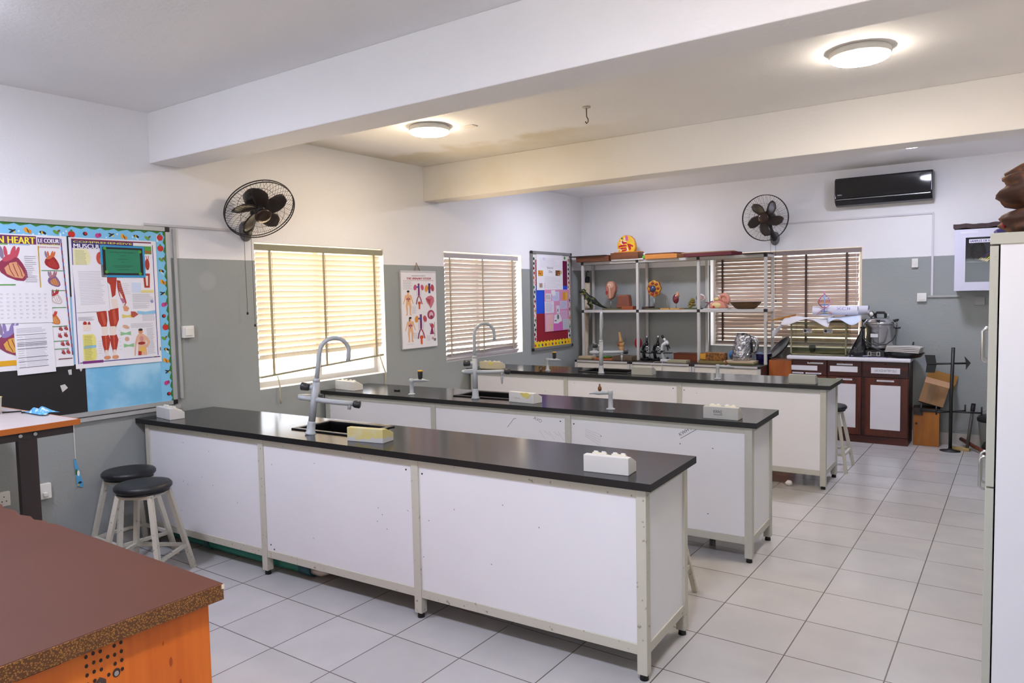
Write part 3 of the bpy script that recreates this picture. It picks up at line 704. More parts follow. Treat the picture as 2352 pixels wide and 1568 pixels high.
A.lines('#9a98a2', 190, 350, 275, 560, 14, 3, 1, .5); A.lines('#9a98a2', -150, 300, -20, 560, 16, 3, 1, .5)
A.rect('#d7a017', -190, 1150, 125, 1190); A.rect('#6a2a2e', 390, 1165, 495, 1172)
for k in range(30): A.rect('#8a2545' if k % 2 else '#4a6aa8', 455+k*1.3, 212+k*31, 464+k*1.3, 243+k*31)
A.build('print', ou, base)

# muscle poster
ou, base = on_left('anatomy_poster', 'muscular system anatomy poster with red muscle figure, right on the notice board', 'poster', -.16, 1.29, .59, .872, .0205, 'anatomy posters on the notice board')
A = Art(530, 212, 1200, 1185, .59, .872)
A.rect('#3a2f6e', 548, 225, 1012, 290); A.rect('#4d9a3a', 1012, 255, 1160, 318); A.rect('#7a2545', 548, 222, 1160, 232, 2)
A.text('#e8d84a', 'COMPREHENSIVE', 562, 250, 14, 440, 3, bold=.02); A.text('#f2f0f4', 'MUSCULAR', 562, 289, 31, 260, 3, bold=.02); A.text('#c23a2a', '& AIDS', 1075, 312, 22, 78, 3, bold=.02)
for q in ((548, 225, 554, 1150), (1168, 245, 1174, 1130), (560, 1140, 1190, 1147)): A.rect('#4a3f8a', *q)
A.rect('#e3dfae', 558, 295, 660, 420); A.ell('#e3dfae', 640, 360, 42, 62); A.lines('#a8a678', 570, 305, 655, 415, 12, 3, 2)
R1, R2, SK, WT = '#a83222', '#c2513a', '#d2916a', '#e3d5c8'
A.ell(R2, 752, 360, 30, 48, 2); A.ell(SK, 762, 375, 15, 30, 3)
A.poly(R1, [(790,500), (870,500), (862,560), (852,640), (825,660), (815,560), (795,540)], 2)
A.poly(R1, [(868,525), (895,530), (905,580), (922,640), (935,700), (920,730), (900,690), (880,640), (868,580)], 2); A.poly(WT, [(880,610), (900,640), (925,700), (915,725), (895,680)], 3); A.poly('#b06a8a', [(885,665), (915,668), (925,700), (905,705)], 4)
A.poly(SK, [(905,730), (935,725), (955,745), (940,770), (912,765)], 2)
A.poly(WT, [(815,670), (860,670), (872,760), (830,770)], 2)
A.poly(R1, [(700,768), (776,758), (780,830), (772,880), (735,885), (712,840)], 2); A.poly(R1, [(788,755), (868,740), (868,830), (842,890), (800,890), (792,830)], 2)
A.poly(R2, [(730,775), (752,770), (770,860), (750,875)], 3); A.poly(R2, [(820,760), (840,750), (850,850), (830,880)], 3)
for q in (756, 818):
    A.poly(WT, [(q-24,880), (q+22,880), (q+16,950), (q-18,950)], 3); A.poly(R1, [(q-28,950), (q+26,945), (q+38,985), (q+26,1040), (q+10,1090), (q-6,1090), (q-22,1020)], 2)
    A.poly(R2, [(q-4,950), (q+10,950), (q+8,1080), (q,1080)], 3); A.poly(WT, [(q-8,1060), (q+14,1060), (q+16,1105), (q-6,1105)], 4); A.ell(SK, q+8, 1118, 26, 16, 3)
A.ell(R1, 1120, 400, 18, 45, 2); A.line(R1, [(1120,365), (1112,330)], 5, 2); A.line(R1, [(1128,365), (1132,330)], 5, 2)
A.poly(R1, [(1080,472), (1136,472), (1130,585), (1086,585)], 2); A.poly(WT, [(1098,490), (1120,490), (1116,570), (1102,570)], 3)
A.rect('#c9d6ea', 985, 545, 1058, 620); A.rect('#e0d48a', 1058, 602, 1160, 625)
for (a, b, c2, d) in ((985,632,1165,700), (985,705,1125,750), (1055,780,1165,850), (960,865,1165,900), (1085,905,1150,1115)): A.lines('#a9a7b2', a, b, c2, d, max(3, int((d-b)/8)), 2.6, 1)
A.poly('#8cc0de', [(1015,768), (1090,775), (1168,765), (1168,795), (1060,798), (1020,790)]); A.poly('#b05040', [(965,770), (1000,772), (1025,795), (985,820), (965,810)], 2)
A.ell('#8a8fc0', 1142, 695, 12, 13, 2)
for (u, v) in ((935,805), (915,940), (935,1035)): A.poly('#8cc08a' if v > 900 else '#dbc860', [(u-40,v-15), (u,v-4), (u+42,v-15), (u+42,v+16), (u,v+8), (u-40,v+16)])
A.ell('#cfa58a', 920, 890, 28, 14, 2, .4); A.ell('#cfa58a', 924, 985, 18, 18, 2)
A.rect('#dfd87a', 590, 932, 668, 1130); A.ell('#dfd87a', 668, 985, 18, 50); A.ell('#dfd87a', 670, 1080, 18, 50); A.poly('#8cbcd0', [(595,1020), (685,1015), (685,1035), (595,1042)], 2); A.lines('#a39c4a', 600, 940, 660, 1125, 16, 3, 3)
A.ell(R1, 612, 850, 14, 16, 2); A.ell(R1, 642, 855, 10, 18, 2); A.rect(WT, 600, 860, 655, 905, 2)
A.ell(SK, 1035, 930, 18, 22, 2); A.ell('#2a1a16', 1035, 918, 18, 10, 3); A.poly('#dcae92', [(1018,950), (1052,950), (1090,980), (1110,1020), (1085,1065), (1070,1055), (1085,1020), (1072,1000), (1080,1120), (1005,1120), (1012,1000), (995,1040), (985,1120), (975,1120), (985,1020), (1000,970)], 2)
A.ell('#8f2a22', 1038, 1025, 30, 12, 3); A.ell('#e0b25a', 1045, 1075, 26, 26, 3); A.poly(R1, [(1008,1085), (1035,1090), (1032,1120), (1006,1120)], 4); A.ell('#c98a8a', 1040, 990, 16, 22, 3)
A.rect('#7a2f7a', 580, 1132, 732, 1152); A.rect('#1f2024', 1190, 1068, 1196, 1095, 2)
for q, c in enumerate(('#d8c23a', '#3a8a4a', '#26262a', '#c23a7a', '#3a3a8a')): A.rect(c, 1120+q*12, 1138, 1130+q*12, 1143, 2)
for (a, b, c2, d) in ((565,800,690,830), (880,545,970,640), (700,980,730,1090), (860,900,880,1080)): A.lines('#b0aeb8', a, b, c2, d, 6, 2, 1)
A.build('print', ou, base)

# certificate
ou, base = on_left('certificate', 'green certificate in black and blue border pinned over the muscle poster', 'certificate', .036, 1.90, .305, .22, .0245, color=mat('#2f8fc0', .5))
A = Art(750, 275, 1075, 522, .305, .22)
A.rect('#16181b', 765, 290, 1060, 505); A.rect('#1f7d5c', 785, 305, 1038, 488, 2)
A.text('#12302a', 'Certificate of Recognition', 815, 335, 13, 185, 3)
for v, w in ((352, 40), (378, 80), (402, 20), (430, 150), (440, 120), (460, 90)): A.rect('#17604a', 910-w/2, v, 910+w/2, v+4, 3)
for u, v in ((782, 300), (1040, 318), (788, 480), (1035, 492)): A.ell('#4a9a2a', u, v, 12, 12, 3)
A.build('print', ou, base)
def sheet_lines(A, a, b, c, d, n, col, w): return A.lines(col, a, b, c, d, n, w, 1, .15)
ou, base = on_left('pinned_paper', 'white handwritten list sheet pinned on the left of the muscle poster', 'paper', -.137, 1.665, .215, .315, .0245, 'loose papers on the notice board', rot=-.03)
A = Art(0, 0, 100, 140, .215, .315); sheet_lines(A, 14, 18, 90, 120, 22, '#b5b3c0', 1.2); A.build('print', ou, base)
ou, base = on_left('pinned_paper', 'white grid sheet in landscape pinned on the heart poster', 'paper', -.66, 1.612, .375, .223, .0245, 'loose papers on the notice board', rot=.012)
A = Art(0, 0, 100, 60, .375, .223)
for c in range(8):
    for r_ in range(7): A.lines('#a9a7b4', 22+c*9.4, 10+r_*6.6, 27+c*9.4, 13+r_*6.6, 2, .5, 1, .5)
A.build('print', ou, base)
ou, base = on_left('pinned_paper', 'white printed table sheet with dark rules, lowest on the heart poster', 'paper', -.506, 1.283, .222, .312, .0258, 'loose papers on the notice board', rot=-.02)
A = Art(110, 870, 415, 1240, .222, .312)
for v in (940, 975, 1000, 1012, 1022, 1045, 1110, 1140, 1185): A.rect('#7b7a86', 125, v, 360, v+4, 2)
sheet_lines(A, 130, 890, 360, 930, 5, '#b2b0bc', 3); sheet_lines(A, 190, 950, 360, 1190, 22, '#bab8c4', 3); sheet_lines(A, 130, 950, 180, 1190, 14, '#b2b0bc', 3)
A.build('print', ou, base)

# hanging torn strip of border paper below the board, and cable trunking
t = thing('torn_border_strip', 'torn strip of blue insect border hanging down the left wall', 'paper strip', (.0022, -.20, .49), rot=LEFT)
MB().box(.008, -.002, .19, .014, 0, .455).build('tape', mat('#c9c8c4', .5), t)
MB().prism([(0, .20), (.012, .20), (.052, .02), (.045, .0), (.012, .012)], -.002, 0, 'y').build('strip', mat('#4f9fce', .6), t)
A = Art(0, 0, .1, .2, .1, .2); A.ell('#2f6a35', .012, .09, .008, .02); A.ell('#e8e8e2', .024, .10, .008, .02); A.ell('#1d2a3a', .030, .165, .012, .008); A.ell('#d8b43a', .02, .18, .008, .006)
A.build('print', t, (0, -.002, 0))
TRUNK = mat('#a7a9a7', .5)
tag(MB().box(0, .568, 1.0, .016, .590, 2.262).build('cable_trunking', TRUNK), 'upright grey cable trunking on the left wall right of the notice board', 'trunking')
tag(MB().box(0, .36, 2.274, .014, 1.10, 2.290).build('cable_trunking', mat('#c9c6c6', .5)), 'white trunking running from the notice board top to the left fan', 'trunking')
tag(MB().box(0, -1.2, .93, .02, .56, .958).build('cable_trunking', TRUNK), 'level grey trunking just under the notice board', 'trunking')
def switch(name, label, cat, loc, rot, w=.09, h=.09, d=.034, rock=True, m=WHITE_PLASTIC):
    t = thing(name, label, cat, loc, rot=rot)
    MB().box(0, -d, 0, w, 0, h).build('box', m, t, bevel=.004)
    if rock: MB().box(w*.18, -d-.006, h*.18, w*.82, -d, h*.82).build('rocker', WHITE_PLASTIC, t, bevel=.003)
    return t
switch('wall_switch', 'square white wall switch between the notice board and the first window', 'switch', (0, .60, 1.45), LEFT)
s_ = switch('wall_socket', 'white wall socket low on the left wall, right of the table leg', 'socket', (0, -.44, .47), LEFT, .085, .10, .03, False)
MB().box(.03, -.05, .02, .055, -.03, .045).build('plug', WHITE_PLASTIC, s_, bevel=.003)
s_ = switch('wall_socket', 'white double wall socket at the left picture edge, left of the table leg', 'socket', (0, -.72, .48), LEFT, .13, .09, .03, False)
A = Art(0, 0, .13, .09, .13, .09)
for u in (.03, .095):
    for (du, dv) in ((0, -.02), (-.012, .008), (.012, .008)): A.rect('#3a3a3a', u+du-.003, .05+dv-.004, u+du+.003, .05+dv+.004)
A.build('pin_holes', s_, (0, -.0302, 0))

# ------------------------------------------------------------------ venetian blinds
def blind(label, a0, a1, z1, n, pitch, width, tilt, tapes, smat, hmat, tmat, rail, back, sag=0., depth=.022):
    o = thing('venetian_blind', label, 'blind', (0, YB, 0) if back else (0, 0, 0), rot=None if back else LEFT, group='venetian blinds')
    MB().box(a0, 0, z1-.052, a1, .045, z1).build('headrail', hmat, o, bevel=.003)
    mb = MB(); rnd = random.Random(int(a0*100))
    for k in range(n):
        z = z1-.085-k*pitch
        kk = max(0, k-n+5)
        tl, dz0, dz1 = tilt + rnd.uniform(-.022, .022), -sag*kk*.006, -sag*kk*.011*rnd.random()
        if k == 0: tl *= .9
        cs, sn = math.cos(tl)*width/2, math.sin(tl)*width/2
        x0, x1 = a0+.012+rnd.uniform(-.006, .006), a1-.025+rnd.uniform(-.006, .006)
        vs, ns = [], 12
        for i in range(ns+1):
            f = i/ns; x = x0+(x1-x0)*f; zz = z+dz0+(dz1-dz0)*f + .0015*math.sin(9*f+k)
            for (t_, b_) in ((-1, 0), (0, .004), (1, 0)):
                vs.append((x, depth+t_*cs - b_*sn/(width/2), zz+t_*sn+b_*cs/(width/2)))
        mb.add(vs, [(i*3+q, i*3+q+1, i*3+q+4, i*3+q+3) for i in range(ns) for q in (0, 1)], 0, True)
    mb.build('slats', smat, o, fix=False)
    zb = lambda x: rail[0]+(rail[1]-rail[0])*(x-a0)/(a1-a0)
    MB().prism([(a0+.012, rail[0]), (a1-.02, rail[1]), (a1-.02, rail[1]+.016), (a0+.012, rail[0]+.016)], depth-.02, depth+.02, 'y').build('bottom_rail', hmat, o, bevel=.003)
    tw = .013
    for x in tapes:
        m2 = MB(); m2.box(x-tw, depth-width/2*math.cos(tilt)-.004, zb(x)+.01, x+tw, depth-width/2*math.cos(tilt)-.003, z1-.05)
        m2.tube([(x+.02, depth-.006-width/2*math.cos(tilt), z1-.06), (x+.022, depth-.006-width/2*math.cos(tilt), (z1+zb(x))/2), (x+.02, depth-.006-width/2*math.cos(tilt), zb(x)+.03)], .002, 5)
        m2.build('ladder_tape', tmat, o)
    return o
b1 = blind('cream venetian blind with crooked bottom rail, glowing in the nearest window', 1.275, 2.735, 2.185, 19, .0463, .0515, -1.0, (1.42, 1.995, 2.62), slat_material('cream_slat', '#e2d9c8', .12), mat('#8d8a74', .5), mat('#a59a80', .7), (1.07, 1.15), False, 1.)
for q in ([(1.44, -.012, 1.08), (1.445, -.03, .99), (1.44, -.028, .90), (1.455, -.02, .84)], [(2.64, -.012, 1.16), (2.665, -.03, 1.05), (2.70, -.03, .97), (2.70, -.02, .90), (2.69, -.02, .87)]): MB().tube(q, .006, 6).build('loose_cord', mat('#b8ad90', .8), b1)
blind('grey-white venetian blind in the second window, left of the pin board', 3.68, 5.095, 2.195, 24, .0463, .0515, -1.0, (3.767, 4.361, 4.966), slat_material('grey_slat', '#b5afb0', .04), mat('#a8a4a6', .5), mat('#a59a86', .7), (1.035, 1.03), False, 1.6)
b3 = blind('brownish venetian blind in the back wall window behind the shelves', 1.93, 3.65, 2.18, 23, .0463, .0528, 1.0, (2.036, 3.05, 3.50), slat_material('mauve_slat', '#a09088', .08), mat('#8a7c78', .5), mat('#4a3732', .7), (1.065, 1.065), True, .5)
tag(MB().tube([(3.6, -.008, 2.13), (3.605, -.012, 1.8), (3.6, -.012, 1.5)], .003, 6).build('blind_wand', mat('#c9c4c0', .4), loc=(0, YB, 0)), 'thin pull cord hanging at the right end of the back blind', 'cord')

# ------------------------------------------------------------------ urinary system chart
t = thing('wall_chart', 'hanging urinary system chart on the wall between the two left windows', 'chart', (.004, 2.96, 1.187), rot=LEFT)
CW, CH = .535, .797
MB().box(0, -.012, 0, CW, 0, CH).build('pad', mat('#b9b8bc', .7), t); MB().box(.006, -.016, .006, CW+.004, -.0125, CH).build('sheet', PAPER, t)
MB().box(0, -.02, CH-.006, CW, -.0165, CH+.008).build('binding', mat('#c9c9cc', .4), t)
MB().tube([(.21, -.012, CH), (.25, -.008, CH+.09), (.30, -.012, CH)], .0035, 6).build('hanger', mat('#9a6f3a', .7), t)
A = Art(135, 400, 540, 1280, CW, CH)
A.text('#3f3f46', 'HUMAN BODY CHART 8', 258, 455, 12, 155, 2); A.text('#a81c3c', 'THE URINARY SYSTEM', 198, 492, 24, 282, 2, bold=.03); A.rect('#a84a5c', 160, 503, 515, 506, 2)
A.lines('#a3a2ab', 158, 512, 268, 605, 10, 2.4); SKN = '#dfae82'
def person(A, u, v, s, hair):
    A.ell(SKN, u, v, s*.13, s*.17, 2); A.ell('#231a18', u, v-s*.08, s*.14, s*.11, 3)
    if hair: A.rect('#231a18', u-s*.14, v-s*.05, u-s*.06, v+s*.28, 3)
    A.poly(SKN, [(u-s*.08,v+s*.1), (u+s*.08,v+s*.1), (u+s*.1,v+s*.25), (u+s*.34,v+s*.33), (u+s*.42,v+s*.8), (u+s*.55,v+s*1.2), (u+s*.48,v+s*1.25), (u+s*.3,v+s*.8), (u+s*.27,v+s*.6), (u+s*.22,v+s*.95), (u+s*.3,v+s*1.5), (u+s*.22,v+s*2.2), (u+s*.3,v+s*2.45), (u+s*.1,v+s*2.4), (u+s*.08,v+s*1.5), (u,v+s*1.25), (u-s*.08,v+s*1.5), (u-s*.1,v+s*2.4), (u-s*.28,v+s*2.45), (u-s*.2,v+s*2.2), (u-s*.28,v+s*1.5), (u-s*.22,v+s*.95), (u-s*.27,v+s*.6), (u-s*.32,v+s*.8), (u-s*.5,v+s*1.25), (u-s*.57,v+s*1.2), (u-s*.42,v+s*.8), (u-s*.34,v+s*.33), (u-s*.1,v+s*.25)], 2)
    A.ell('#a83a32', u-s*.12, v+s*.72, s*.07, s*.1, 3); A.ell('#a83a32', u+s*.12, v+s*.72, s*.07, s*.1, 3); A.line('#6a3a8a', [(u, v+s*.5), (u, v+s*1.0)], s*.06, 3)
person(A, 213, 635, 108, False); person(A, 228, 935, 110, True)
def urinary(A, u, v, s, kl, kr, bl):
    A.rect('#7a2f6a', u-s*.12, v-s*.5, u+s*.12, v+s*1.0, 3); A.ell(kl, u-s*.45, v, s*.2, s*.36, 2, .15); A.ell(kr, u+s*.45, v, s*.2, s*.36, 2, -.15); A.ell('#3a4a9a', u-s*.1, v-s*.05, s*.22, s*.1, 4)
    A.line('#7a2f5a', [(u, v+s*1.0), (u-s*.25, v+s*1.5), (u-s*.35, v+s*2.1)], s*.11, 3); A.line('#a8304a', [(u, v+s*1.0), (u+s*.25, v+s*1.5), (u+s*.38, v+s*2.1)], s*.11, 3)
    A.line('#8a8a98', [(u-s*.32, v+s*.2), (u-s*.2, v+s*1.2), (u-s*.15, v+s*1.9)], s*.03, 2); A.line('#8a8a98', [(u+s*.32, v+s*.2), (u+s*.22, v+s*1.2), (u+s*.15, v+s*1.9)], s*.03, 2)
    A.ell(bl, u+s*.03, v+s*1.95, s*.2, s*.2, 4); A.rect(bl, u-s*.08, v+s*2.1, u+s*.12, v+s*2.7, 3)
urinary(A, 335, 582, 92, '#c2527a', '#c2527a', '#c9502a'); urinary(A, 350, 945, 108, '#d8923a', '#b0485a', '#c9502a')
A.rect('#3a2f6a', 448, 535, 472, 650, 3); A.ell('#d8922a', 425, 595, 19, 42, 2, .1); A.ell('#b0444a', 498, 588, 20, 42, 2, -.1); A.ell('#6a2a5a', 460, 590, 16, 30, 3)
A.poly('#c2707a', [(412,710), (440,685), (480,675), (512,700), (515,745), (495,790), (470,830), (450,790), (425,755)], 2); A.poly('#a83a4a', [(415,708), (470,722), (500,690), (470,735), (462,790)], 3)
A.ell('#a03a5a', 472, 900, 44, 55, 2); A.ell('#d8b0b8', 474, 905, 26, 38, 3); A.ell('#8a2a4a', 476, 925, 18, 18, 4)
for k in range(9): A.line('#b02a3a' if k % 2 else '#6a2a6a', [(452+k*5, 1000+9*(k % 3)), (475+4*(k % 4), 1060), (455+k*6, 1130)], 6, 2)
A.ell('#b03a4a', 485, 1035, 18, 28, 3); A.line('#c9803a', [(512, 990), (512, 1160)], 6, 2); A.ell('#c98a92', 486, 1178, 12, 16, 2)
for (a, b, c2, d) in ((248,795,302,880), (260,1100,312,1165), (410,1140,460,1205), (185,1222,285,1230)): A.lines('#a9a8b2', a, b, c2, d, max(1, int((d-b)/9)), 2.2)
for k in range(12): A.line('#c9c8d0', [(375+(k % 3)*8, 560+k*52), (410, 556+k*52)], 1.5)
A.rect('#2a2a2e', 500, 1180, 522, 1210, 2); A.rect('#e4e2e6', 508, 1180, 511, 1210, 3)
A.build('print', t, (0, -.0162, 0))

# ------------------------------------------------------------------ pin board in the far left corner
py0, py1, pz0, pz1 = 5.355, 6.375, .992, 2.28
PWd, PHt = py1-py0, pz1-pz0
t = thing('pin_board', 'tall red and blue pin board in the far left corner with yellow bottom border', 'pin board', (.004, py0, pz0), rot=LEFT)
MB().box(.02, -.010, .02, PWd-.02, 0, PHt-.02).build('backing', mat('#8a1226', .75), t)
MB().box(0, -.024, .036, .036, 0, PHt-.036).box(PWd-.036, -.024, .036, PWd, 0, PHt-.036).box(.036, -.024, 0, PWd-.036, 0, .036).box(.036, -.024, PHt-.036, PWd-.036, 0, PHt).build('frame', mat('#8f9192', .35, metal=.5), t)
cc = MB()
for u in (-.003, PWd-.037):
    for z in (-.003, PHt-.037): cc.box(u, -.028, z, u+.04, 0, z+.04)
cc.build('corner_cap', BLACK, t, bevel=.01)
A = Art(py0, -pz1, py1, -pz0, PWd, PHt)
A.rect('#6e1040', 6.10, -2.23, 6.32, -1.825); A.rect('#1f4fd0', 5.44, -1.83, 6.32, -1.47)
for (a, b, c2, d) in ((5.395, -2.24, 5.465, -1.03), (6.265, -2.24, 6.335, -1.03), (5.465, -2.24, 6.265, -2.17)): A.rect('#e3e0da', a, b, c2, d, 2)
cl = ['#b02030', '#23362e', '#3a7a3a', '#c9722e', '#7a2030', '#20404a', '#e39aa0']
for k in range(19):
    for u in (5.43, 6.30): A.ell(cl[(k*3+int(u)) % 7], u+.012*math.sin(k*3), -2.18+k*.061, .02, .02, 3); A.ell('#4a5a35', u+.02, -2.15+k*.061, .012, .006, 3, 1.)
for k in range(9): A.ell(cl[(k*2) % 7], 5.52+k*.085, -2.21, .02, .02, 3)
A.poly('#e8c416', [(5.38, -1.02)] + [(5.38+.955*k/24, -1.095-(.018 if k % 2 else 0)) for k in range(25)] + [(6.335, -1.02)], 4)
for k in range(11): A.ell(['#b8401e', '#4a9a3a', '#3a3a7a', '#7a2a2a', '#d87a3a', '#6a3a8a'][k % 6], 5.43+k*.084, -1.057, .022, .017, 5, .5)
A.build('border_print', t, (0, -.010, 0))
ou, base = on_left('student_poster', 'large white handwritten student poster at the top of the pin board', 'poster', 5.478, 1.776, .655, .472, .0215)
A = Art(115, 140, 490, 640, .655, .472)
A.text('#6a6a80', 'Balanced', 262, 345, 34, 85, 2); A.text('#6a6a80', 'Diet', 285, 398, 34, 50, 2)
for q in ((135, 368, 202, 445, '#c98a2a'), (382, 362, 450, 440, '#7a4a2a'), (150, 545, 192, 605, '#a08a7a')): A.rect(q[4], *q[:4], 2)
for k in range(16): A.ell(random.choice(['#b8401e', '#d8b42a', '#4a8a2a', '#c94a2a']), random.uniform(142, 195), random.uniform(376, 438), 8, 8, 3)
for k in range(10): A.ell(random.choice(['#9a6a3a', '#3a2a1a', '#c9a26a']), random.uniform(390, 445), random.uniform(370, 432), 9, 8, 3)
A.ell('#c9a87a', 462, 390, 16, 26, 2); A.ell('#d0cede', 220, 208, 20, 22, 2)
for (a, b, c2, d, n) in ((160, 190, 440, 330, 9), (220, 450, 470, 620, 13)): A.lines('#c4c2d2', a, b, c2, d, n, 3, 1, .4)
for k in range(6): A.rect('#c95aa8', 218, 545+k*12, 230, 548+k*12, 2)
A.build('print', ou, base)
ou, base = on_left('student_poster', 'pink collage poster with notes and drawings low on the pin board', 'poster', 5.655, 1.225, .635, .556, .0222, color=mat('#cf8fb0', .7))
A = Art(230, 632, 572, 1195, .635, .556)
for q in ((245, 685, 318, 780, '#dddbe2'), (330, 660, 432, 785, '#c3c8e6'), (232, 790, 355, 945, '#d9d5e2'), (245, 965, 345, 1195, '#dcaab2'), (345, 1080, 475, 1195, '#c765b0'), (440, 790, 545, 900, '#c9c3de'), (445, 925, 545, 1030, '#d6a8c8'), (480, 1040, 565, 1180, '#bfc9cc'), (480, 670, 548, 780, '#d98f35')): A.rect(q[4], *q[:4], 1)
A.rect('#e0b24a', 520, 670, 548, 780, 2)
for q in ((240, 800, 345, 930, 12), (335, 675, 425, 770, 8), (445, 800, 535, 890, 8), (452, 935, 538, 1020, 8), (488, 1050, 555, 1170, 10), (300, 1090, 335, 1180, 6)): A.lines('#9a98b4', *q[:4], q[4], 3, 2)
A.poly('#dddce2', [(320,640), (375,638), (385,710), (350,718), (322,690)], 3); A.poly('#d2d0d8', [(385,850), (432,850), (438,950), (395,960)], 3); A.poly('#dcdbe0', [(360,980), (430,960), (468,1055), (410,1095), (350,1090)], 3)
A.ell('#6f6e76', 410, 1005, 16, 36, 4); A.ell('#6f6e76', 408, 915, 8, 22, 4); A.ell('#6f6e76', 375, 1055, 18, 10, 4)
for k in range(4): A.line('#4a4a52', [(252+k*16, 700), (256+k*16, 765)], 5, 3)
for k in range(3): A.rect('#d8d24a', 300, 1098+k*22, 328, 1106+k*22, 3)
A.build('print', ou, base)

# ------------------------------------------------------------------ wall fans
def wall_fan(label, mount, wallrot, c, axis, R, spin, cords):
    """mount: point on the wall; c: centre of the guard; axis: the way the fan blows."""
    t = thing('wall_fan', label, 'fan', mount, 0, 'black wall fans')
    c = Vector(c)-Vector(mount); ax = Vector(axis).normalized(); M = along(ax, (0,0,1), c)
    wires = MB(); back = MB(); nw = 66
    for k in range(nw):
        a = 2*PI*k/nw
        prof = [(.055, .075), (.10, .078), (.17, .068), (.23, .045), (R, .012)]
        wires.tube([(r*math.cos(a+.15*(r/R)), r*math.sin(a+.15*(r/R)), z) for r, z in prof], .0011, 4, M=M, caps=False)
        if k % 2 == 0: back.tube([(r*math.cos(a), r*math.sin(a), z) for r, z in [(.07, -.075), (.15, -.072), (.22, -.05), (R, -.012)]], .0011, 4, M=M, caps=False)
    for r, z in ((R, .012), (R, -.012)): wires.torus((0,0,z), R, .0045, 60, 6, M=M)
    for r, z in ((.11, .078), (.17, .068)): wires.torus((0,0,z), r, .0014, 48, 4, M=M)
    back.torus((0,0,-.072), .15, .0016, 48, 4, M=M)
    g = wires.build('front_guard', FAN_BLACK, t); back.build('rear_guard', FAN_BLACK, t)
    MB().lathe([(.064, .070), (.066, .080), (.058, .090), (.03, .094), (0, .095)], M=M).build('badge_cap', mat('#3a2a22', .25, metal=.3), g)
    for k in range(5):
        a0 = spin+2*PI*k/5; vs = []
        nr, na = 8, 5
        for i in range(nr+1):
            f = i/nr; r = .035+(R*.80-.035)*f
            wd = (.045+.075*math.sin(PI*min(1, f*.62+.1)))*(1-.5*max(0, f-.8)/.2)
            for j in range(na+1):
                g2 = j/na-.5; aa = a0+.3*f+g2*wd/max(r, .05)
                vs.append((r*math.cos(aa), r*math.sin(aa), .005-.05*g2*(1-.3*f)))
        W_ = na+1
        fs = [(i*W_+j, i*W_+j+1, (i+1)*W_+j+1, (i+1)*W_+j) for i in range(nr) for j in range(na)]
        MB().add(vs, fs, 0, True, M).build('blade', mat('#3a2f2a', .3), t, fix=False).modifiers.new('solid', 'SOLIDIFY').thickness = .003
    MB().lathe([(.0, .045), (.04, .04), (.046, .02), (.046, -.02), (.02, -.03)], M=M).build('hub', mat('#241f1d', .35), t)
    MB().lathe([(.03, -.075), (.075, -.08), (.08, -.10), (.078, -.17), (.055, -.20), (0, -.205)], M=M).build('motor_housing', mat('#1a1817', .35), t)
    e = M @ Vector((0, 0, -.15)); out = Vector(wallrot)
    MB().tube([e, e*.6+out*.05+Vector((0,0,-.04)), out*.07+Vector((0,0,.02)), out*.035], [.03,.028,.03,.04], 12).build('arm', mat('#1a1817', .35), t)
    Mw = along(out, (0,0,1)); MB().lathe([(.055, .0), (.055, .02), (.045, .035), (0, .037)], M=Mw, sy=1.5).build('wall_bracket', mat('#6a6866', .4), t)
    for (dx, L) in cords:
        p = out*.05 + (Vector((0, dx, -.05)) if abs(out.x) > .5 else Vector((dx, 0, -.05)))
        cd = MB().tube([p, p+Vector((.002,.002,-L))], .0016, 5).build('pull_cord', FAN_BLACK, t)
        MB().lathe([(.0, .0), (.008, -.004), (.009, -.02), (.0, -.024)], tuple(p+Vector((.002,.002,-L))), 10).build('cord_bead', FAN_BLACK, cd)
wall_fan('black wall fan above the nearest left window, tilted down to the right', (0, 1.19, 2.28), (1,0,0), (.29, 1.13, 2.425), (.704, -.151, -.694), .27, .4, ((-.045, .60), (.02, .70)))
wall_fan('black wall fan on the back wall beside the air conditioner', (2.69, YB, 2.34), (0,-1,0), (2.655, YB-.30, 2.57), (-.02, -1, -.10), .268, .75, ((-.04, .60), (.02, .70)))

# ------------------------------------------------------------------ back wall fittings
t = thing('air_conditioner', 'glossy black split air conditioner high on the back wall', 'air conditioner', (3.40, YB+.001, 2.645))
prof = [(0, .03), (0, .315), (-.17, .315), (-.205, .29), (-.212, .10), (-.20, .055), (-.15, .012), (-.10, .0), (-.05, .0)]
MB().prism([(p[0], p[1]) for p in prof], 0, .97, 'x').build('body', mat('#141517', .25), t, bevel=.008)
MB().box(.012, -.219, .085, .958, -.2125, .292).build('front_panel', mat('#08090d', .06, coat=.6, var=.02), t, bevel=.003)
MB().prism([(-.196, .058), (-.202, .062), (-.152, .018), (-.147, .012)], .03, .94, 'x').build('louver', mat('#3a3d42', .3), t)
MB().box(.02, -.207, .068, .95, -.203, .074).build('silver_line', STEEL, t)
A = Art(0, 0, .1, .1, .1, .1); A.text('#9a9ca0', 'beko', .0, .06, .018, .045, 1, bold=.02); A.build('badge', t, (.035, -.2195, .075))
TW = mat('#cfccd2', .5)
tag(MB().box(2.75, YB-.014, 2.505, 4.37, YB, 2.522).build('cable_trunking', TW), 'level white trunking from the back fan to below the air conditioner', 'trunking')
tag(MB().box(4.352, YB-.014, 1.6205, 4.372, YB, 2.505).build('cable_trunking', TW), 'upright thin trunking dropping from the air conditioner to the back switch', 'trunking')
tag(MB().box(4.32, YB-.02, 1.60, 4.62, YB, 1.62).build('cable_trunking', TRUNK), 'short level grey trunking between the back switch and the nest cabinet', 'trunking')
s_ = switch('thermostat', 'small white control box at the paint line on the back wall', 'control box', (4.165, YB, 1.93), (0,0,0), .062, .098, .03, False)
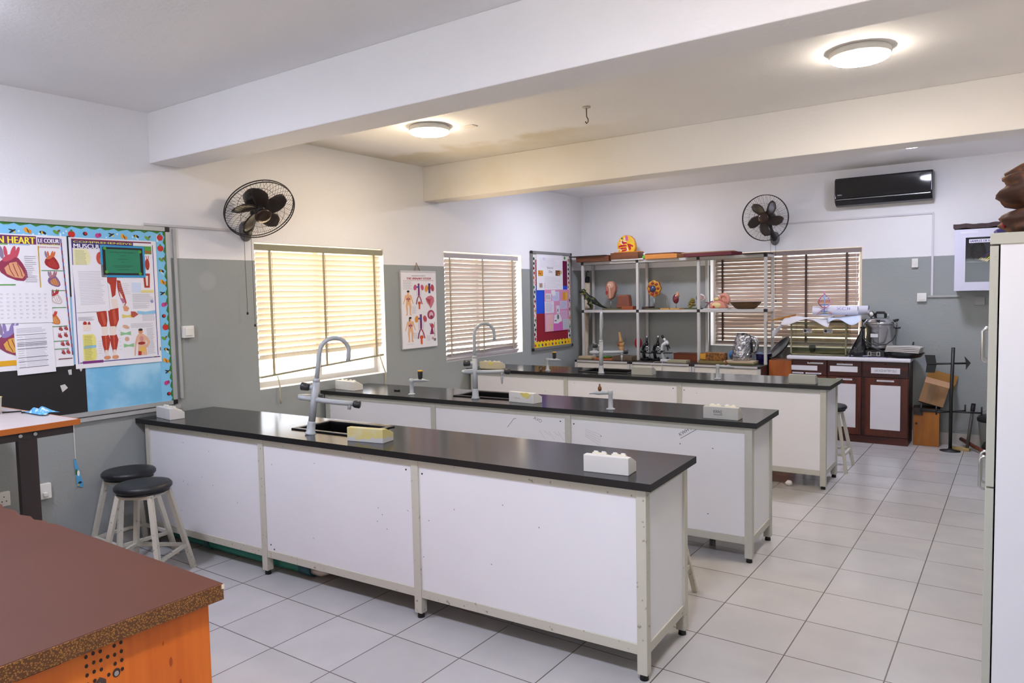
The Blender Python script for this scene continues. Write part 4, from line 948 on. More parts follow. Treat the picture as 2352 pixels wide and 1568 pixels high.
MB().box(.02, -.034, .03, .042, -.03, .07).build('cover', WHITE_PLASTIC, s_, bevel=.002)
switch('wall_switch', 'square white switch on the grey back wall right of the window', 'switch', (4.222, YB, 1.555), (0,0,0), .092, .092)
switch('wall_socket', 'grey socket plate under the wall cabinet of nests', 'socket', (4.76, YB, 1.51), (0,0,0), .09, .09, .03, False, mat('#9a9a98', .45))

# ------------------------------------------------------------------ open shelves on the base units
xs = [.20, 1.022, 1.852, 2.675]; yf, ybk = 6.36, 6.69; zb0 = .826
t = thing('shelving_rack', 'open pale metal shelving with black corner joints in the far left corner', 'shelves')
PST = mat('#b9b7b2', .4); pw = .034
po = MB()
for x in xs:
    for yy in (yf, ybk-pw):
        MB().box(x-pw/2, yy, zb0, x+pw/2, yy+pw, 2.145).build('post', PST, t, bevel=.002)
for z in (1.474, 2.128):
    r_ = MB()
    for a, b in zip(xs, xs[1:]):
        for yy in (yf, ybk-pw): r_.box(a+pw/2, yy+.001, z-.017, b-pw/2, yy+pw-.001, z+.017)
    for x in xs: r_.box(x-pw/2+.001, yf+pw, z-.017, x+pw/2-.001, ybk-pw, z+.017)
    r_.build('rail', PST, t, bevel=.0015)
    for a, b in zip(xs, xs[1:]): MB().box(a+pw/2+.001, yf+pw, z+.002, b-pw/2-.001, ybk-pw, z+.016).build('shelf_board', mat('#b3b0aa', .5), t)
    j = MB()
    for x in xs: j.box(x-pw/2-.002, yf-.002, z-.019, x+pw/2+.002, yf+pw+.002, z+.019)
    j.build('corner_joint', BLACK, t)
ZS, ZT = 1.4915, 2.1475
bx = [.213, 1.034, 1.866, 2.70]
for k in range(3):
    t = thing('base_cabinet', ['base cabinet with white drawer front under the left bay of the shelves', 'base cabinet with white drawer front under the microscopes', 'base cabinet with white drawer front and dark end under the right bay'][k], 'base cabinet', (bx[k], 6.10, 0), 0, 'white base cabinets under the shelves')
    w = bx[k+1]-bx[k]-.006
    MB().box(0, .02, .06, w, .60, .800).build('carcass', mat('#3a2420', .5), t)
    MB().box(0, 0, .800, w, .60, .825).build('counter', mat('#2a2524', .4), t)
    MB().box(.034, -.004, .800, w-.034, -.0005, .825).box(.0, -.004, .06, .034, .019, .7985).box(w-.034, -.004, .06, w, .019, .7985).build('edge_profile', PST, t)
    for q in (0, w-.033): MB().box(q, -.006, .7995, q+.033, -.0005, .827).build('corner_joint', BLACK, t)
    MB().box(.036, .004, .56, w-.036, .0195, .792).build('drawer', mat('#d0cabc', .45), t); MB().box(.036, .004, .08, w-.036, .0195, .552).build('door', mat('#d0cabc', .45), t)
    MB().box(.006, .05, 0, w-.006, .58, .0595).build('plinth', BLACK, t)
ZK = .8265
# --- things on top of the shelves
BRN = wood_material('brown_board', '#5a2f16', '#7a4420', .5, 0, 12, .1)
t = thing('wooden_tray', 'long brown wooden tray with thin dark lid at the left end of the shelf top', 'tray', (.14, 6.30, ZT))
MB().box(0, 0, 0, .50, .30, .07).build('box', BRN, t); MB().box(-.09, -.04, .0705, .46, .34, .082).build('lid', mat('#2a1c1a', .5), t)
tag(MB().box(0, 0, 0, .46, .24, .016).build('white_board', mat('#cfccc6', .5), loc=(.66, 6.33, ZT)), 'thin white board lying under the brown box on the shelf top', 'board')
t = thing('wooden_box', 'brown wooden box on the shelf top carrying the orange cell model', 'box', (.575, 6.32, ZT+.084))
t.location.z = ZT+.0165; t.location.x = .655
MB().box(0, 0, 0, .40, .26, .085).build('box', BRN, t, bevel=.003)
# big cell model
ORG = mat('#c9791a', .45)
t = thing('cell_model', 'round orange and yellow cell model standing on the shelf top', 'model', (.84, 6.44, ZT+.102))
MB().box(-.17, -.05, 0, .21, .07, .012).build('base', ORG, t, bevel=.003)
pts = [(-.115, .012), (-.135, .07), (-.13, .13), (-.10, .195), (-.05, .228), (.0, .235), (.06, .22), (.105, .18), (.13, .12), (.135, .06), (.12, .012)]
MB().prism(pts, -.02, .035, 'y').build('disc', mat('#d99a1e', .4), t, bevel=.012)
A = Art(845, 75, 1240, 440, .27, .235)
RD = '#b3161e'
A.poly('#e0b322', [(870,300), (880,190), (950,110), (1040,85), (1130,110), (1200,190), (1225,320), (1200,420), (900,420)], 1)
for P_ in ([(905,215), (960,190), (1000,215), (1060,225), (1060,250), (990,262), (930,240)], [(880,290), (950,268), (1050,280), (1060,305), (940,318), (880,330)], [(1060,250), (1130,265), (1195,300), (1185,330), (1140,310), (1150,370), (1110,400), (1090,330)], [(885,345), (960,330), (1050,330), (1060,360), (960,365), (900,368)], [(930,385), (1040,365), (1085,395), (1040,405), (945,415)]): A.poly(RD, P_, 2)
A.poly('#c25a8a', [(1025,90), (1060,85), (1085,120), (1085,185), (1060,210), (1030,160)], 2); A.ell('#1f4a3a', 955, 140, 16, 22, 3)
for L_ in ([(940,160), (945,230)], [(915,215), (975,270)], [(1010,130), (1015,180)], [(975,190), (1050,215)], [(860,370), (920,360), (945,400)], [(1055,325), (1085,400)], [(1040,400), (1090,400)]): A.line('#e9e4e0', L_, 12, 4)
A.build('organelles', t, (-.135, -.0205, .0))
t = thing('small_bag', 'small green and white bag wedged between the boxes on the shelf top', 'bag', (1.10, 6.42, ZT))
MB().ell((0,0,.03), (.03,.03,.03)).build('green_part', mat('#5cae2a', .5), t); MB().ell((.01,.0,.07), (.03,.025,.022)).build('white_part', mat('#dcdcd8', .5), t)
t.name = 'small_bag'
t = thing('flat_box', 'flat orange-brown box in the middle of the shelf top', 'box', (1.15, 6.33, ZT), -.03)
MB().box(0, 0, 0, .44, .28, .055).build('box', wood_material('orange_board', '#b8722a', '#cf8a3c', .5, 0, 10, .1), t); MB().prism([(0, 0), (.40, 0), (.455, .14), (.44, .28), (0, .28)], .0555, .072, 'z').build('lid', BRN, t)
t = thing('red_folder', 'dark red folder with tan sheets on the right of the shelf top', 'folder', (1.68, 6.30, ZT), -.02)
MB().prism([(0, .02), (.02, -.01), (.62, -.02), (.66, .26), (.02, .29)], 0, .045, 'z').build('cover', mat('#5e1420', .6), t, bevel=.004); MB().prism([(-.03, .02), (.45, .0), (.62, .04), (.60, .25), (.0, .28)], .0455, .056, 'z').build('sheets', mat('#a88a62', .7), t)
tag(MB().box(0, 0, 0, .28, .30, .012).build('dark_board', mat('#231d1e', .5), loc=(2.415, 6.32, ZT)), 'thin black board lying at the right end of the shelf top', 'board')

# --- upper shelf
def toy_dino():
    t = thing('dinosaur_figure', 'dark green toy dinosaur standing at the left end of the upper shelf', 'toy', (.295, 6.415, ZS+.006), .8)
    D1 = patch_material('dino_skin', '#1c2218', '#5a6420', 22, .55, .62, .45)
    b = MB()
    pts = [(-.09,0,.235), (-.07,0,.215), (-.045,0,.175), (-.01,0,.145), (.04,0,.12), (.09,0,.085), (.14,0,.05), (.19,0,.028), (.245,0,.012)]
    b.tube(pts, [.026,.030,.036,.048,.044,.030,.020,.013,.004], 14)
    for sy in (-1, 1):
        b.tube([(.0,sy*.03,.125), (-.018,sy*.036,.08), (.016,sy*.036,.042), (.004,sy*.036,.008), (-.03,sy*.036,.005)], [.028,.024,.014,.011,.008], 10)
        b.tube([(-.055,sy*.026,.165), (-.085,sy*.028,.145), (-.10,sy*.028,.158)], [.010,.008,.004], 8)
    b.build('body', D1, t)
    h = MB(); h.tube([(-.075,0,.245), (-.10,0,.257), (-.13,0,.252), (-.158,0,.240)], [.026,.032,.024,.013], 12)
    h = h.build('head', D1, t)
    MB().tube([(-.09,0,.232), (-.115,0,.222), (-.145,0,.212)], [.016,.013,.007], 10).build('jaw', mat('#7a7040', .5), h)
    e = MB()
    for sy in (-1, 1): e.ell((-.108, sy*.026, .265), (.006,.005,.006), 8, 6)
    e.build('eye', mat('#c9b83a', .3), h)
toy_dino()
t = thing('paper_roll', 'tall cream roll standing on the floor in the far left corner', 'roll', (.095, 6.60, 0))
MB().tube([(-.02,0,0), (.0,0,.9), (.045,0,1.87)], .044, 24).build('roll', patch_material('stained_cream', '#c2b59c', '#a08e70', 12, .5, .7, .8), t)
t = thing('umbrella', 'black hooked handle poking out of the tall cream roll', 'umbrella', (.14, 6.60, 1.872))
MB().tube([(0,0,0), (.004,0,.04), (.006,0,.075), (.0,0,.085)], [.026,.034,.030,.010], 12).build('canopy', mat('#141416', .7), t)
MB().tube([(-.012,0,.06), (-.006,0,.13), (.0,0,.155), (.016,0,.160), (.024,0,.145)], .006, 8).build('handle', BLACK, t)
PINK = mat('#a5705b', .5)
def stand(t, w, d, h, m, rod=None): 
    MB().box(-w/2, -d/2, 0, w/2, d/2, h).build('base', m, t, bevel=.003)
    if rod: MB().cyl((rod[0], 0, h), (rod[0], 0, rod[1]), .004, seg=10).build('rod', STEEL, t)
OLIVE = mat('#5f5a3a', .6)
t = thing('head_model', 'pink half-head anatomy model on a rod in the left bay', 'model', (.565, 6.50, ZS))
stand(t, .21, .13, .018, OLIVE, (.0, .15))
S = .00061
hd = [((u-745)*S, .13+(1460-v)*S) for u, v in ((750,1025), (810,1045), (860,1090), (885,1160), (880,1250), (850,1320), (825,1400), (760,1440), (690,1460), (688,1390), (650,1350), (632,1310), (640,1270), (628,1225), (645,1170), (648,1110), (690,1050))]
MB().prism(hd, -.045, .045, 'y').build('head', PINK, t, bevel=.022)
A = Art(600, 1000, 900, 1480, 300*S, 480*S)
A.ell('#c99a86', 770, 1120, 75, 70, 1); A.line('#e0cfae', [(705,1130), (720,1105), (745,1098), (772,1110), (780,1140)], 16, 2); A.line('#d9b89a', [(740,1160), (755,1230), (758,1420)], 20, 2); A.ell('#8a2a2a', 680, 1290, 32, 48, 2); A.ell('#b55a4a', 668, 1230, 22, 26, 2)
A.build('section', t, (-145*S, -.046, .13-20*S))
t = thing('skin_block_model', 'brownish skin block model beside the half-head', 'model', (.765, 6.49, ZS), 0)
stand(t, .235, .13, .018, OLIVE)
MB().prism([(-.10,.018), (-.085,.10), (-.075,.20), (.085,.20), (.10,.13), (.105,.018)], -.05, .05, 'y').build('block', mat('#7a4532', .7, var=.15, scale=20, bump=.3, bscale=40), t, bevel=.018)
tag(MB().box(0, 0, 0, .165, .12, .048).build('wooden_block', mat('#8a431e', .5), loc=(.785, 6.375, ZS), bevel=.002), 'small red-brown wooden block before the skin block model', 'block')
tag(MB().box(0, 0, 0, .095, .2, .038).build('dark_block', mat('#3a1c1a', .5), loc=(1.045, 6.45, ZS), bevel=.002), 'dark maroon block just right of the first shelf post', 'block')
t = thing('cell_model', 'yellow cell model with blue centre on a rod in the middle bay', 'model', (1.20, 6.50, ZS))
stand(t, .20, .12, .018, mat('#4f4c2c', .6), (0, .17))
MB().prism([(.096*math.cos(a)*(1+.06*math.cos(8*a)), .275+.108*math.sin(a)*(1+.06*math.cos(8*a))) for a in [2*PI*k/32 for k in range(32)]], -.022, .03, 'y').build('cell', patch_material('cell_yellow', '#b98a24', '#a8541c', 30, .48, .56, .45), t, bevel=.012)
rr = MB()
for k in range(7): a = 2*PI*k/7; rr.ell((.062*math.cos(a), -.024, .275+.07*math.sin(a)), (.022,.012,.018), 10, 6)
rr.build('organelles', mat('#8a2f1c', .5), t)
MB().ell((-.01,-.024,.27), (.042,.03,.046)).build('nucleus', mat('#2a3560', .25, coat=.5), t)
OB = mat('#c08a32', .5)
t = thing('model_stand', 'empty orange model stand with a bare spike in the middle bay', 'stand', (1.375, 6.47, ZS)); stand(t, .12, .10, .016, OB); MB().cyl((.015,0,.016), (.015,0,.135), .004, .002, 8).cyl((.05,0,.016), (.05,0,.08), .0025, .0015, 8).build('spike', STEEL, t)
t = thing('kidney_model', 'dark red kidney model with pink cap on an orange stand', 'model', (1.515, 6.47, ZS)); stand(t, .13, .10, .016, OB, (0, .09))
MB().ell((0,0,.135), (.046,.034,.062), 18, 12, fn=lambda d: 1-.22*max(0, d.x)**2).build('kidney', mat('#6a1c26', .25, coat=.4), t)
MB().lathe([(.03, .165), (.024, .19), (.006, .225), (0, .228)], (.018, 0, 0), 14).build('cap', mat('#c98a6a', .5), t)
tag(MB().box(0, 0, 0, .055, .09, .016).build('small_block', mat('#8a5a22', .5), loc=(1.585, 6.43, ZS)), 'small brown block between the kidney stand and the olive base', 'block')
t = thing('specimen_model', 'knobbly olive-green specimen on a green base in the middle bay', 'model', (1.72, 6.48, ZS)); stand(t, .16, .11, .017, mat('#4a5230', .6))
mb = MB(); rnd = random.Random(4)
for k in range(14): mb.ell((rnd.uniform(-.03,.03), rnd.uniform(-.02,.02), .03+k*.0075), (.024,.022,.016), 8, 6)
mb.tube([(0,0,.12), (.03,0,.125), (.045,0,.12)], [.014,.008,.003], 8); mb.build('specimen', patch_material('mossy', '#6f6428', '#8a7a35', 60, .45, .6, .7), t)
t = thing('eye_model', 'white eyeball model behind the second shelf post', 'model', (1.825, 6.52, ZS)); stand(t, .12, .10, .014, BLACK, (0, .10))
MB().ell((0,0,.145), (.052,.05,.052), 20, 14).build('eyeball', mat('#d8d2cc', .3), t)
MB().lathe([(.024, 0), (.02, .008), (0, .012)], M=along((-1,-.35,0), (0,0,1), (-.046,-.016,.145)), seg=18).build('iris', mat('#3a4a4a', .3), t)
mb = MB()
for a in (.2, 1.2, -.7): mb.tube([(.052*math.cos(q)*.99, -.052*math.sin(q), .145+.03*math.sin(a)*math.sin(q)) for q in [k*.2 for k in range(2, 8)]], .0035, 6)
mb.build('muscles', mat('#b0404a', .4), t)
t = thing('ear_model', 'large pink ear anatomy model on a white tray in the right bay', 'model', (2.06, 6.47, ZS))
MB().box(-.16, -.08, 0, .15, .08, .010).build('tray', mat('#c9c9cc', .4), t, bevel=.003)
EAR = mat('#cf8f7c', .45)
MB().prism([(-.10,.010), (-.09,.055), (-.05,.095), (.0,.105), (.06,.10), (.10,.07), (.13,.010)], -.05, .06, 'y').build('canal_block', mat('#c98470', .5), t, bevel=.018)
MB().tube([(.125,0,.06), (.14,0,.11), (.13,0,.155), (.09,0,.178), (.045,0,.17), (.03,0,.135), (.05,0,.10)], [.02,.024,.026,.026,.022,.018,.014], 12).ell((.09,.005,.125), (.045,.012,.05), 14, 8).build('auricle', EAR, t)
MB().ell((.0,-.045,.05), (.065,.015,.035), 14, 8).ell((-.005,-.01,.125), (.035,.03,.025), 12, 8).build('bone', mat('#d9c48a', .5), t)
MB().tube([(-.15,-.02,.02), (-.12,-.03,.055), (-.09,-.03,.085), (-.05,-.03,.10)], [.007,.009,.010,.008], 8).tube([(-.16,0,.085), (-.12,0,.08), (-.08,0,.09)], [.006,.010,.008], 8).build('nerve', mat('#8a5a62', .5), t)
MB().box(-.04, -.066, .012, -.02, -.05, .04).build('red_piece', mat('#b01c22', .4), t)
t = thing('wooden_bowl', 'wide brown wooden bowl at the right end of the upper shelf', 'bowl', (2.40, 6.50, ZS))
MB().lathe([(.10, 0), (.125, .01), (.165, .05), (.192, .085), (.197, .087), (.187, .084), (.15, .045), (.09, .018), (0, .016)], seg=40, sy=.75).build('bowl', wood_material('bowl_wood', '#4a3318', '#6a4a24', .5, 0, 20, .3), t)

# --- base counter
t = thing('book', 'pale book on the counter at the left end under the shelves', 'book', (.10+.125, 6.17, ZK), -.02); MB().box(0, 0, 0, .20, .15, .018).build('cover', mat('#7a7258', .6), t); MB().box(.004, .004, .0185, .196, .15, .044).build('second_volume', mat('#b9a684', .6), t)
t = thing('orange_book', 'thin orange book lying behind the tap on the counter', 'book', (.45, 6.20, ZK), .02); MB().box(0, 0, 0, .27, .15, .022).build('cover', mat('#a85c34', .6), t)
t = thing('tape_roll', 'round green dish on the orange book under the shelves', 'dish', (.60, 6.28, ZK+.0225)); MB().lathe([(.05, 0), (.07, .006), (.074, .02), (.066, .024), (.05, .02), (0, .016)], seg=28).build('dish', mat('#3f6a1c', .4), t)
t.name = 'green_dish'
tag(MB().box(0, 0, 0, .285, .22, .055).build('box_file', mat('#5a4a38', .6), loc=(.715, 6.22, ZK), bevel=.002), 'grey-brown flat box left of the microscopes on the counter', 'box')
t = thing('knee_joint_model', 'tan knee joint model standing on the counter in the left bay', 'model', (.70, 6.51, ZK)); BONE = mat('#b58e5a', .5)
stand(t, .12, .10, .015, BRN)
MB().tube([(-.02,0,.36), (-.012,0,.30), (-.002,0,.25), (.0,0,.215)], [.014,.018,.024,.042], 12).ell((.0,0,.19), (.052,.04,.05)).tube([(.005,0,.16), (.01,0,.10), (.012,0,.015)], [.042,.022,.018], 12).build('bones', BONE, t)
MB().ell((-.015,-.035,.195), (.018,.012,.026)).build('kneecap', mat('#8a4a2a', .5), t)
t = thing('organ_model', 'red oval organ model on a stand half behind a shelf post', 'model', (.955, 6.52, ZK)); stand(t, .10, .09, .014, BRN, (0, .16))
MB().ell((0,0,.215), (.052,.045,.078), 18, 12).build('organ', mat('#9a2030', .3), t); MB().ell((.022,-.03,.24), (.02,.02,.03)).build('blue_part', mat('#3a3a7a', .4), t)
def microscope(label, x, y, rz, m, lens, tilt, s=1.):
    t = thing('microscope', label, 'microscope', (x, y, ZK), rz, 'microscopes on the counter')
    MB().prism([(-.055,-.045), (-.02,-.06), (.06,-.05), (.075,0), (.06,.05), (-.02,.06), (-.055,.045)], 0, .03*s, 'z').build('base', m, t, bevel=.006)
    MB().tube([(-.02,0,.03*s), (-.035,0,.09*s), (-.045,0,.15*s), (-.03,0,.2*s), (.01,0,.225*s)], [.02,.018,.018,.02,.022], 12, squash=1.2).build('arm', m, t)
    MB().box(-.02, -.045, .098*s, .085, .045, .108*s).build('stage', BLACK, t, bevel=.002)
    d = Vector((math.sin(tilt), 0, math.cos(tilt))); p = Vector((.02,0,.225*s))
    tb = MB().tube([p-d*.03, p, p+d*.02], [.018,.024,.024], 14).tube([p+d*.02, p+d*.07], .015, 14).build('tube', m, t)
    MB().tube([p+d*.07, p+d*.105, p+d*.115], [.017,.017,.013], 14).build('eyepiece', lens, tb)
    MB().tube([(.03,0,.20*s), (.03,0,.18*s)], .022, 14).tube([(.03,0,.18*s), (.034,0,.13*s)], [.011,.007], 10).tube([(.045,.0,.185*s), (.062,0,.155*s)], [.01,.007], 10).build('objectives', lens, t)
    MB().tube([(-.038,-.045,.12*s), (-.038,.045,.12*s)], .016, 14).build('focus_knob', BLACK, t)
    MB().tube([(.03,0,.03*s), (.03,0,.05*s)], .016, 12).build('lamp_house', BLACK, t)
microscope('left black microscope on the counter, behind a shelf post', 1.115, 6.40, -.3, mat('#131314', .3), STEEL, .06, .93)
microscope('right black microscope on the counter, beside the white one', 1.28, 6.38, -.3, mat('#131314', .3), STEEL, .06, .95)
microscope('white microscope with black tilted eyepiece on the counter', 1.43, 6.31, .1, mat('#c9cacb', .35), BLACK, -.62, 1.08)
tag(MB().tube([(1.40,6.22,.832), (1.36,6.12,.834), (1.34,6.085,.80), (1.335,6.083,.62), (1.40,6.083,.55)], .004, 6).tube([(1.42,6.22,.832), (1.47,6.12,.834), (1.475,6.086,.80), (1.47,6.083,.66), (1.42,6.083,.58)], .004, 6).build('power_cable', mat('#b9a8a0', .5)), 'thin pale cable hanging from the white microscope over the drawer', 'cable')
t = thing('wooden_box', 'red-brown wooden box behind the white microscope', 'box', (1.48, 6.46, ZK)); MB().box(0, 0, 0, .33, .18, .085).build('box', mat('#6a3014', .45), t); MB().box(-.004, -.004, .0855, .334, .184, .098).build('lid', mat('#5a2610', .45), t)
tag(MB().box(0, 0, 0, .25, .14, .03).build('paper_stack', mat('#9a9478', .7), loc=(1.50, 6.20, ZK)), 'pale paper stack in front of the red-brown box', 'papers')
t = thing('bark_block', 'brick-like brown bark block on a board in the right bay', 'block', (1.90, 6.30, ZK)); MB().box(-.02, -.02, 0, .30, .19, .035).build('board', mat('#7a6a3a', .7), t)
MB().box(.02, 0, .0355, .29, .16, .128).build('block', patch_material('bark', '#8a5a22', '#5a3612', 30, .45, .6, .8), t, bevel=.008); MB().box(.0, -.012, .05, .07, .0, .12).build('label_piece', mat('#c08a26', .6), t)
t = thing('ball', 'small blue ball half hidden behind the foil bag', 'ball', (2.255, 6.52, ZK)); MB().lathe([(.04, 0), (.04, .006), (.012, .012), (.008, .03)], seg=20).build('foot', BLACK, t); MB().ell((0,0,.095), (.066,.066,.066), 20, 14).build('ball', patch_material('blue_ball', '#2f7ac0', '#5aa0c9', 12, .5, .56, .35), t)
t = thing('thick_book', 'thick pale book under the foil-covered bag', 'book', (2.20, 6.24, ZK)); MB().box(0, 0, 0, .38, .22, .02).build('lower_cover', mat('#5a5a34', .6), t); MB().box(.01, .006, .0205, .37, .216, .042).build('pages', mat('#b8a284', .7), t)
def crinkle(seed, amp):
    o = Vector((seed*3.1, seed*1.7, seed))
    return lambda d: 1+amp*(1.5*noise.noise(d*2.2+o)+.6*noise.noise(d*5+o))
t = thing('foil_jug', 'silver foil-wrapped jug with black handle leaning on the counter', 'foil wrap', (2.385, 6.36, ZK+.0425), .1, rot=(0, .12, .1))
FOIL = mat('#b5b6ba', .16, metal=.95, var=.3, scale=30, bump=.7, bscale=35)
mb = MB(); vs = []; seg = 40; pr = [(.0,0), (.105,.0), (.118,.05), (.112,.12), (.105,.2), (.098,.27), (.088,.315), (.07,.325), (.0,.30)]
prof2 = []
for i in range(len(pr)-1):
    for q in range(4): prof2.append(tuple(pr[i][w]+(pr[i+1][w]-pr[i][w])*q/4 for w in (0, 1)))
prof2.append(pr[-1])
for r, z in prof2:
    for k in range(seg):
        a = 2*PI*k/seg; f = 1+.09*noise.noise(Vector((math.cos(a)*4, math.sin(a)*4, z*22)))+.05*noise.noise(Vector((math.cos(a)*11, math.sin(a)*11, z*50)))
        vs.append((r*f*math.cos(a), r*f*.8*math.sin(a), z+.014*noise.noise(Vector((a*3, z*20, 4)))*(1 if z > .02 else 0)))
mb.add(vs, [(i*seg+k, i*seg+(k+1) % seg, (i+1)*seg+(k+1) % seg, (i+1)*seg+k) for i in range(len(prof2)-1) for k in range(seg)], 0, False)
mb.build('foil', FOIL, t)
MB().tube([(.08,0,.29), (.13,0,.28), (.165,0,.23), (.16,0,.15), (.13,0,.11), (.10,0,.12)], [.03,.03,.026,.024,.022,.02], 10).build('foil_flap', FOIL, t)
MB().tube([(.085,-.02,.26), (.11,-.02,.22), (.115,-.02,.17), (.125,-.02,.12), (.165,-.01,.12), (.18,0,.19)], .011, 8).tube([(-.04,-.02,.318), (.0,-.04,.33), (.05,-.03,.322)], .010, 8).build('handle', BLACK, t)
t = thing('tub', 'small purple-blue tub of odds and ends at the right end of the counter', 'tub', (2.602, 6.54, ZK))
MB().lathe([(.072, 0), (.076, .004), (.088, .112), (.094, .118), (.094, .126), (.086, .126), (.08, .02), (0, .012)], seg=30).build('tub', mat('#2c2468', .4), t)
MB().torus((0,0,.122), .092, .005, 36, 8).build('rim', mat('#b9bcd0', .4), t); MB().ell((-.03,0,.11), (.035,.035,.025)).ell((.035,-.01,.108), (.03,.03,.025)).build('contents', mat('#4a8ac0', .5), t)

# ------------------------------------------------------------------ brown sideboard on the back wall
SX0, SX1, SY = 2.985, 4.19, 6.345
DW = wood_material('dark_red_wood', '#280c08', '#48190c', .4, 0, 12, .12); DW2 = wood_material('red_brown_wood', '#3c150a', '#5a2410', .4, 2, 14, .08)
t = thing('sideboard', 'dark red-brown sideboard with white panels along the back wall', 'sideboard', (SX0, SY, 0))
SW = SX1-SX0
MB().box(0, .022, .08, SW, .37, .905).build('carcass', DW, t)
MB().box(.0, .0, 0, SW, .36, .0795).build('plinth', DW, t)
MB().box(-.055, -.03, .908, SW+.02, .37, .952).build('worktop', mat('#d5d3da', .3, var=.02), t, bevel=.014)
LBL = mat('#d2d0d6', .6)
def panel_art(name, par, x0, z0, x1, z1, y, txt=None, th=.003):
    o = MB().box(x0, y-th, z0, x1, y, z1).build(name, LBL, par)
    if txt:
        A = Art(0, 0, 1, 1, x1-x0, z1-z0); A.text('#55535f', txt, .12, .68, .4, .76, 1); A.build('lettering', o, (x0, y-th-.0002, z0))
    return o
cols = [(0.0, .385), (.39, .745), (.75, SW)]
X = lambda x: x-SX0
plates = [[(2.981, .784, 3.265, .839, None), (3.157, .861, 3.328, .878, 'APPARATUS'), (2.96+.03, .743, 3.115, .760, 'BEAKERS'), (3.137, .743, 3.308, .759, 'BUNSEN BURNERS')],
          [(3.401, .783, 3.687, .846, None), (3.472, .858, 3.637, .875, 'TEST TUBES')],
          [(3.823, .780, 4.108, .842, 'LEAD ACID BATTERY CELLS')]]
for (a, b), pl in zip(cols, plates):
    d = MB().box(a+.006, 0, .735, b-.006, .0215, .902).build('drawer', DW, t, bevel=.002)
    for q in pl: panel_art('label_card', d, X(q[0]), q[1], X(q[2]), q[3], 0, q[4])
    MB().ell(((a+b)/2, -.004, .885), (.012,.01,.012), 10, 8).build('knob', DW2, d)
for k, (a, b) in enumerate(((0., .385), (.39, .745), (.77, SW))):
    d = MB().box(a+.006, 0, .085, b-.006, .0215, .728).build('door', DW2, t, bevel=.002)
    w = (b-a)
    panel_art('white_panel', d, (a+.06 if k < 2 else X(3.819)), .162, (b-.06 if k < 2 else X(4.113)), .65, 0)
    if k: panel_art('label_card', d, X((3.467, 3.881)[k-1]), .691, X((3.633, 4.05)[k-1]), .709, 0, ('MEASURING CYLINDER', 'MICROSCOPES')[k-1])
ZW = .9525
# fish tank
TGL = glass_material('tank_glass', (.93, .935, .87), .10, .22)
t = thing('fish_tank', 'dirty glass fish tank on the sideboard with two label stickers', 'fish tank', (2.96, 6.39, ZW))
TWd, TD, TH_ = .60, .27, .385
g = MB()
g.box(0, 0, .008, TWd, .006, TH_).box(0, TD-.006, .008, TWd, TD, TH_).box(0, .0065, .008, .006, TD-.0065, TH_).box(TWd-.006, .0065, .008, TWd, TD-.0065, TH_)
g.build('glass', TGL, t); MB().box(0, 0, 0, TWd, TD, .0078).build('bottom', mat('#5a4c38', .6), t)
MB().box(-.003, -.003, .008, .012, .008, TH_).box(TWd-.012, -.003, .008, TWd+.003, .008, TH_).box(-.003, -.003, .008, TWd+.003, -.0005, .018).box(.012, -.003, TH_-.014, TWd-.012, -.0005, TH_).build('sealant', mat('#8a8a6a', .5), t)
MB().sheet(lambda u, v: (.008+u*(TWd-.016), .008+v*(TD-.016), .020+.05*max(0, u-.25)*(.6+.4*math.sin(6*v))+.006*math.sin(13*u+5*v)), 24, 12, .006).build('gravel', mat('#7a6c4c', .9, var=.4, scale=60, bump=.6, bscale=90), t)
for x in (.14, .362):
    A = Art(0, 0, 95, 48, .095, .048); A.rect('#c9cad0', 0, 0, 95, 48, 1); A.ell('#24262c', 22, 24, 16, 16, 2); A.text('#24262c', 'MEZA', 42, 26, 14, 44, 2, bold=.03); A.text('#24262c', '43', 58, 42, 11, 20, 2, bold=.03)
    A.build('sticker', t, (x, -.0035, .26))
t = thing('glass_jar', 'small dark pot standing inside the fish tank', 'pot', (3.175, 6.50, ZW+.0285)); MB().lathe([(.02, 0), (.032, .01), (.04, .05), (.036, .085), (.03, .085), (.034, .05), (.0, .012)], seg=22).build('pot', mat('#2f3430', .4), t)
t.name = 'small_pot'
# papers on the tank
def wav(x0, y0, x1, y1, z, a, ph, tip=0., droop=0.):
    return lambda u, v: (x0+(x1-x0)*u+.03*math.sin(3*v+ph), y0+(y1-y0)*v+.02*math.sin(4*u+ph), z+a*math.sin(4.5*u+2*v+ph)*.5+a*.5 + tip*max(0, .28-u)/.28 + .02*max(0, u-.8) - droop*max(0, .3-v)**2/.09*(.55+.45*math.sin(7*u+ph)))
ZP_ = ZW+TH_
tag(MB().sheet(wav(2.80, 6.30, 3.62, 6.66, ZP_+.004, .018, 1., -.03), 20, 8, .003).build('cardboard_sheet', mat('#8a6a3a', .7)), 'brown cardboard sheet lying under the papers on the fish tank', 'cardboard')
tag(MB().sheet(wav(2.88, 6.20, 3.40, 6.64, ZP_+.030, .045, .4, -.02, .085), 22, 16, .002).build('paper_sheet', mat('#cfcdd2', .7)), 'big curled white paper sheet covering the fish tank', 'paper')
tag(MB().sheet(wav(3.38, 6.19, 3.72, 6.62, ZP_+.048, .025, 2.4, 0, .075), 16, 16, .002).build('paper_sheet', mat('#c3cfe0', .7)), 'bluish paper sheet on the right of the fish tank top', 'paper')
tag(MB().sheet(lambda u, v: (2.78+.17*u, 6.26+.02*v, ZP_+.03-.135*(1-u)*(1-.3*v)-.02*v*(1-u)-.11*(v)*(1-u)), 8, 6, .0015).build('drooping_paper', mat('#d2d2d8', .7)), 'white printed sheet drooping off the left corner of the tank', 'paper')
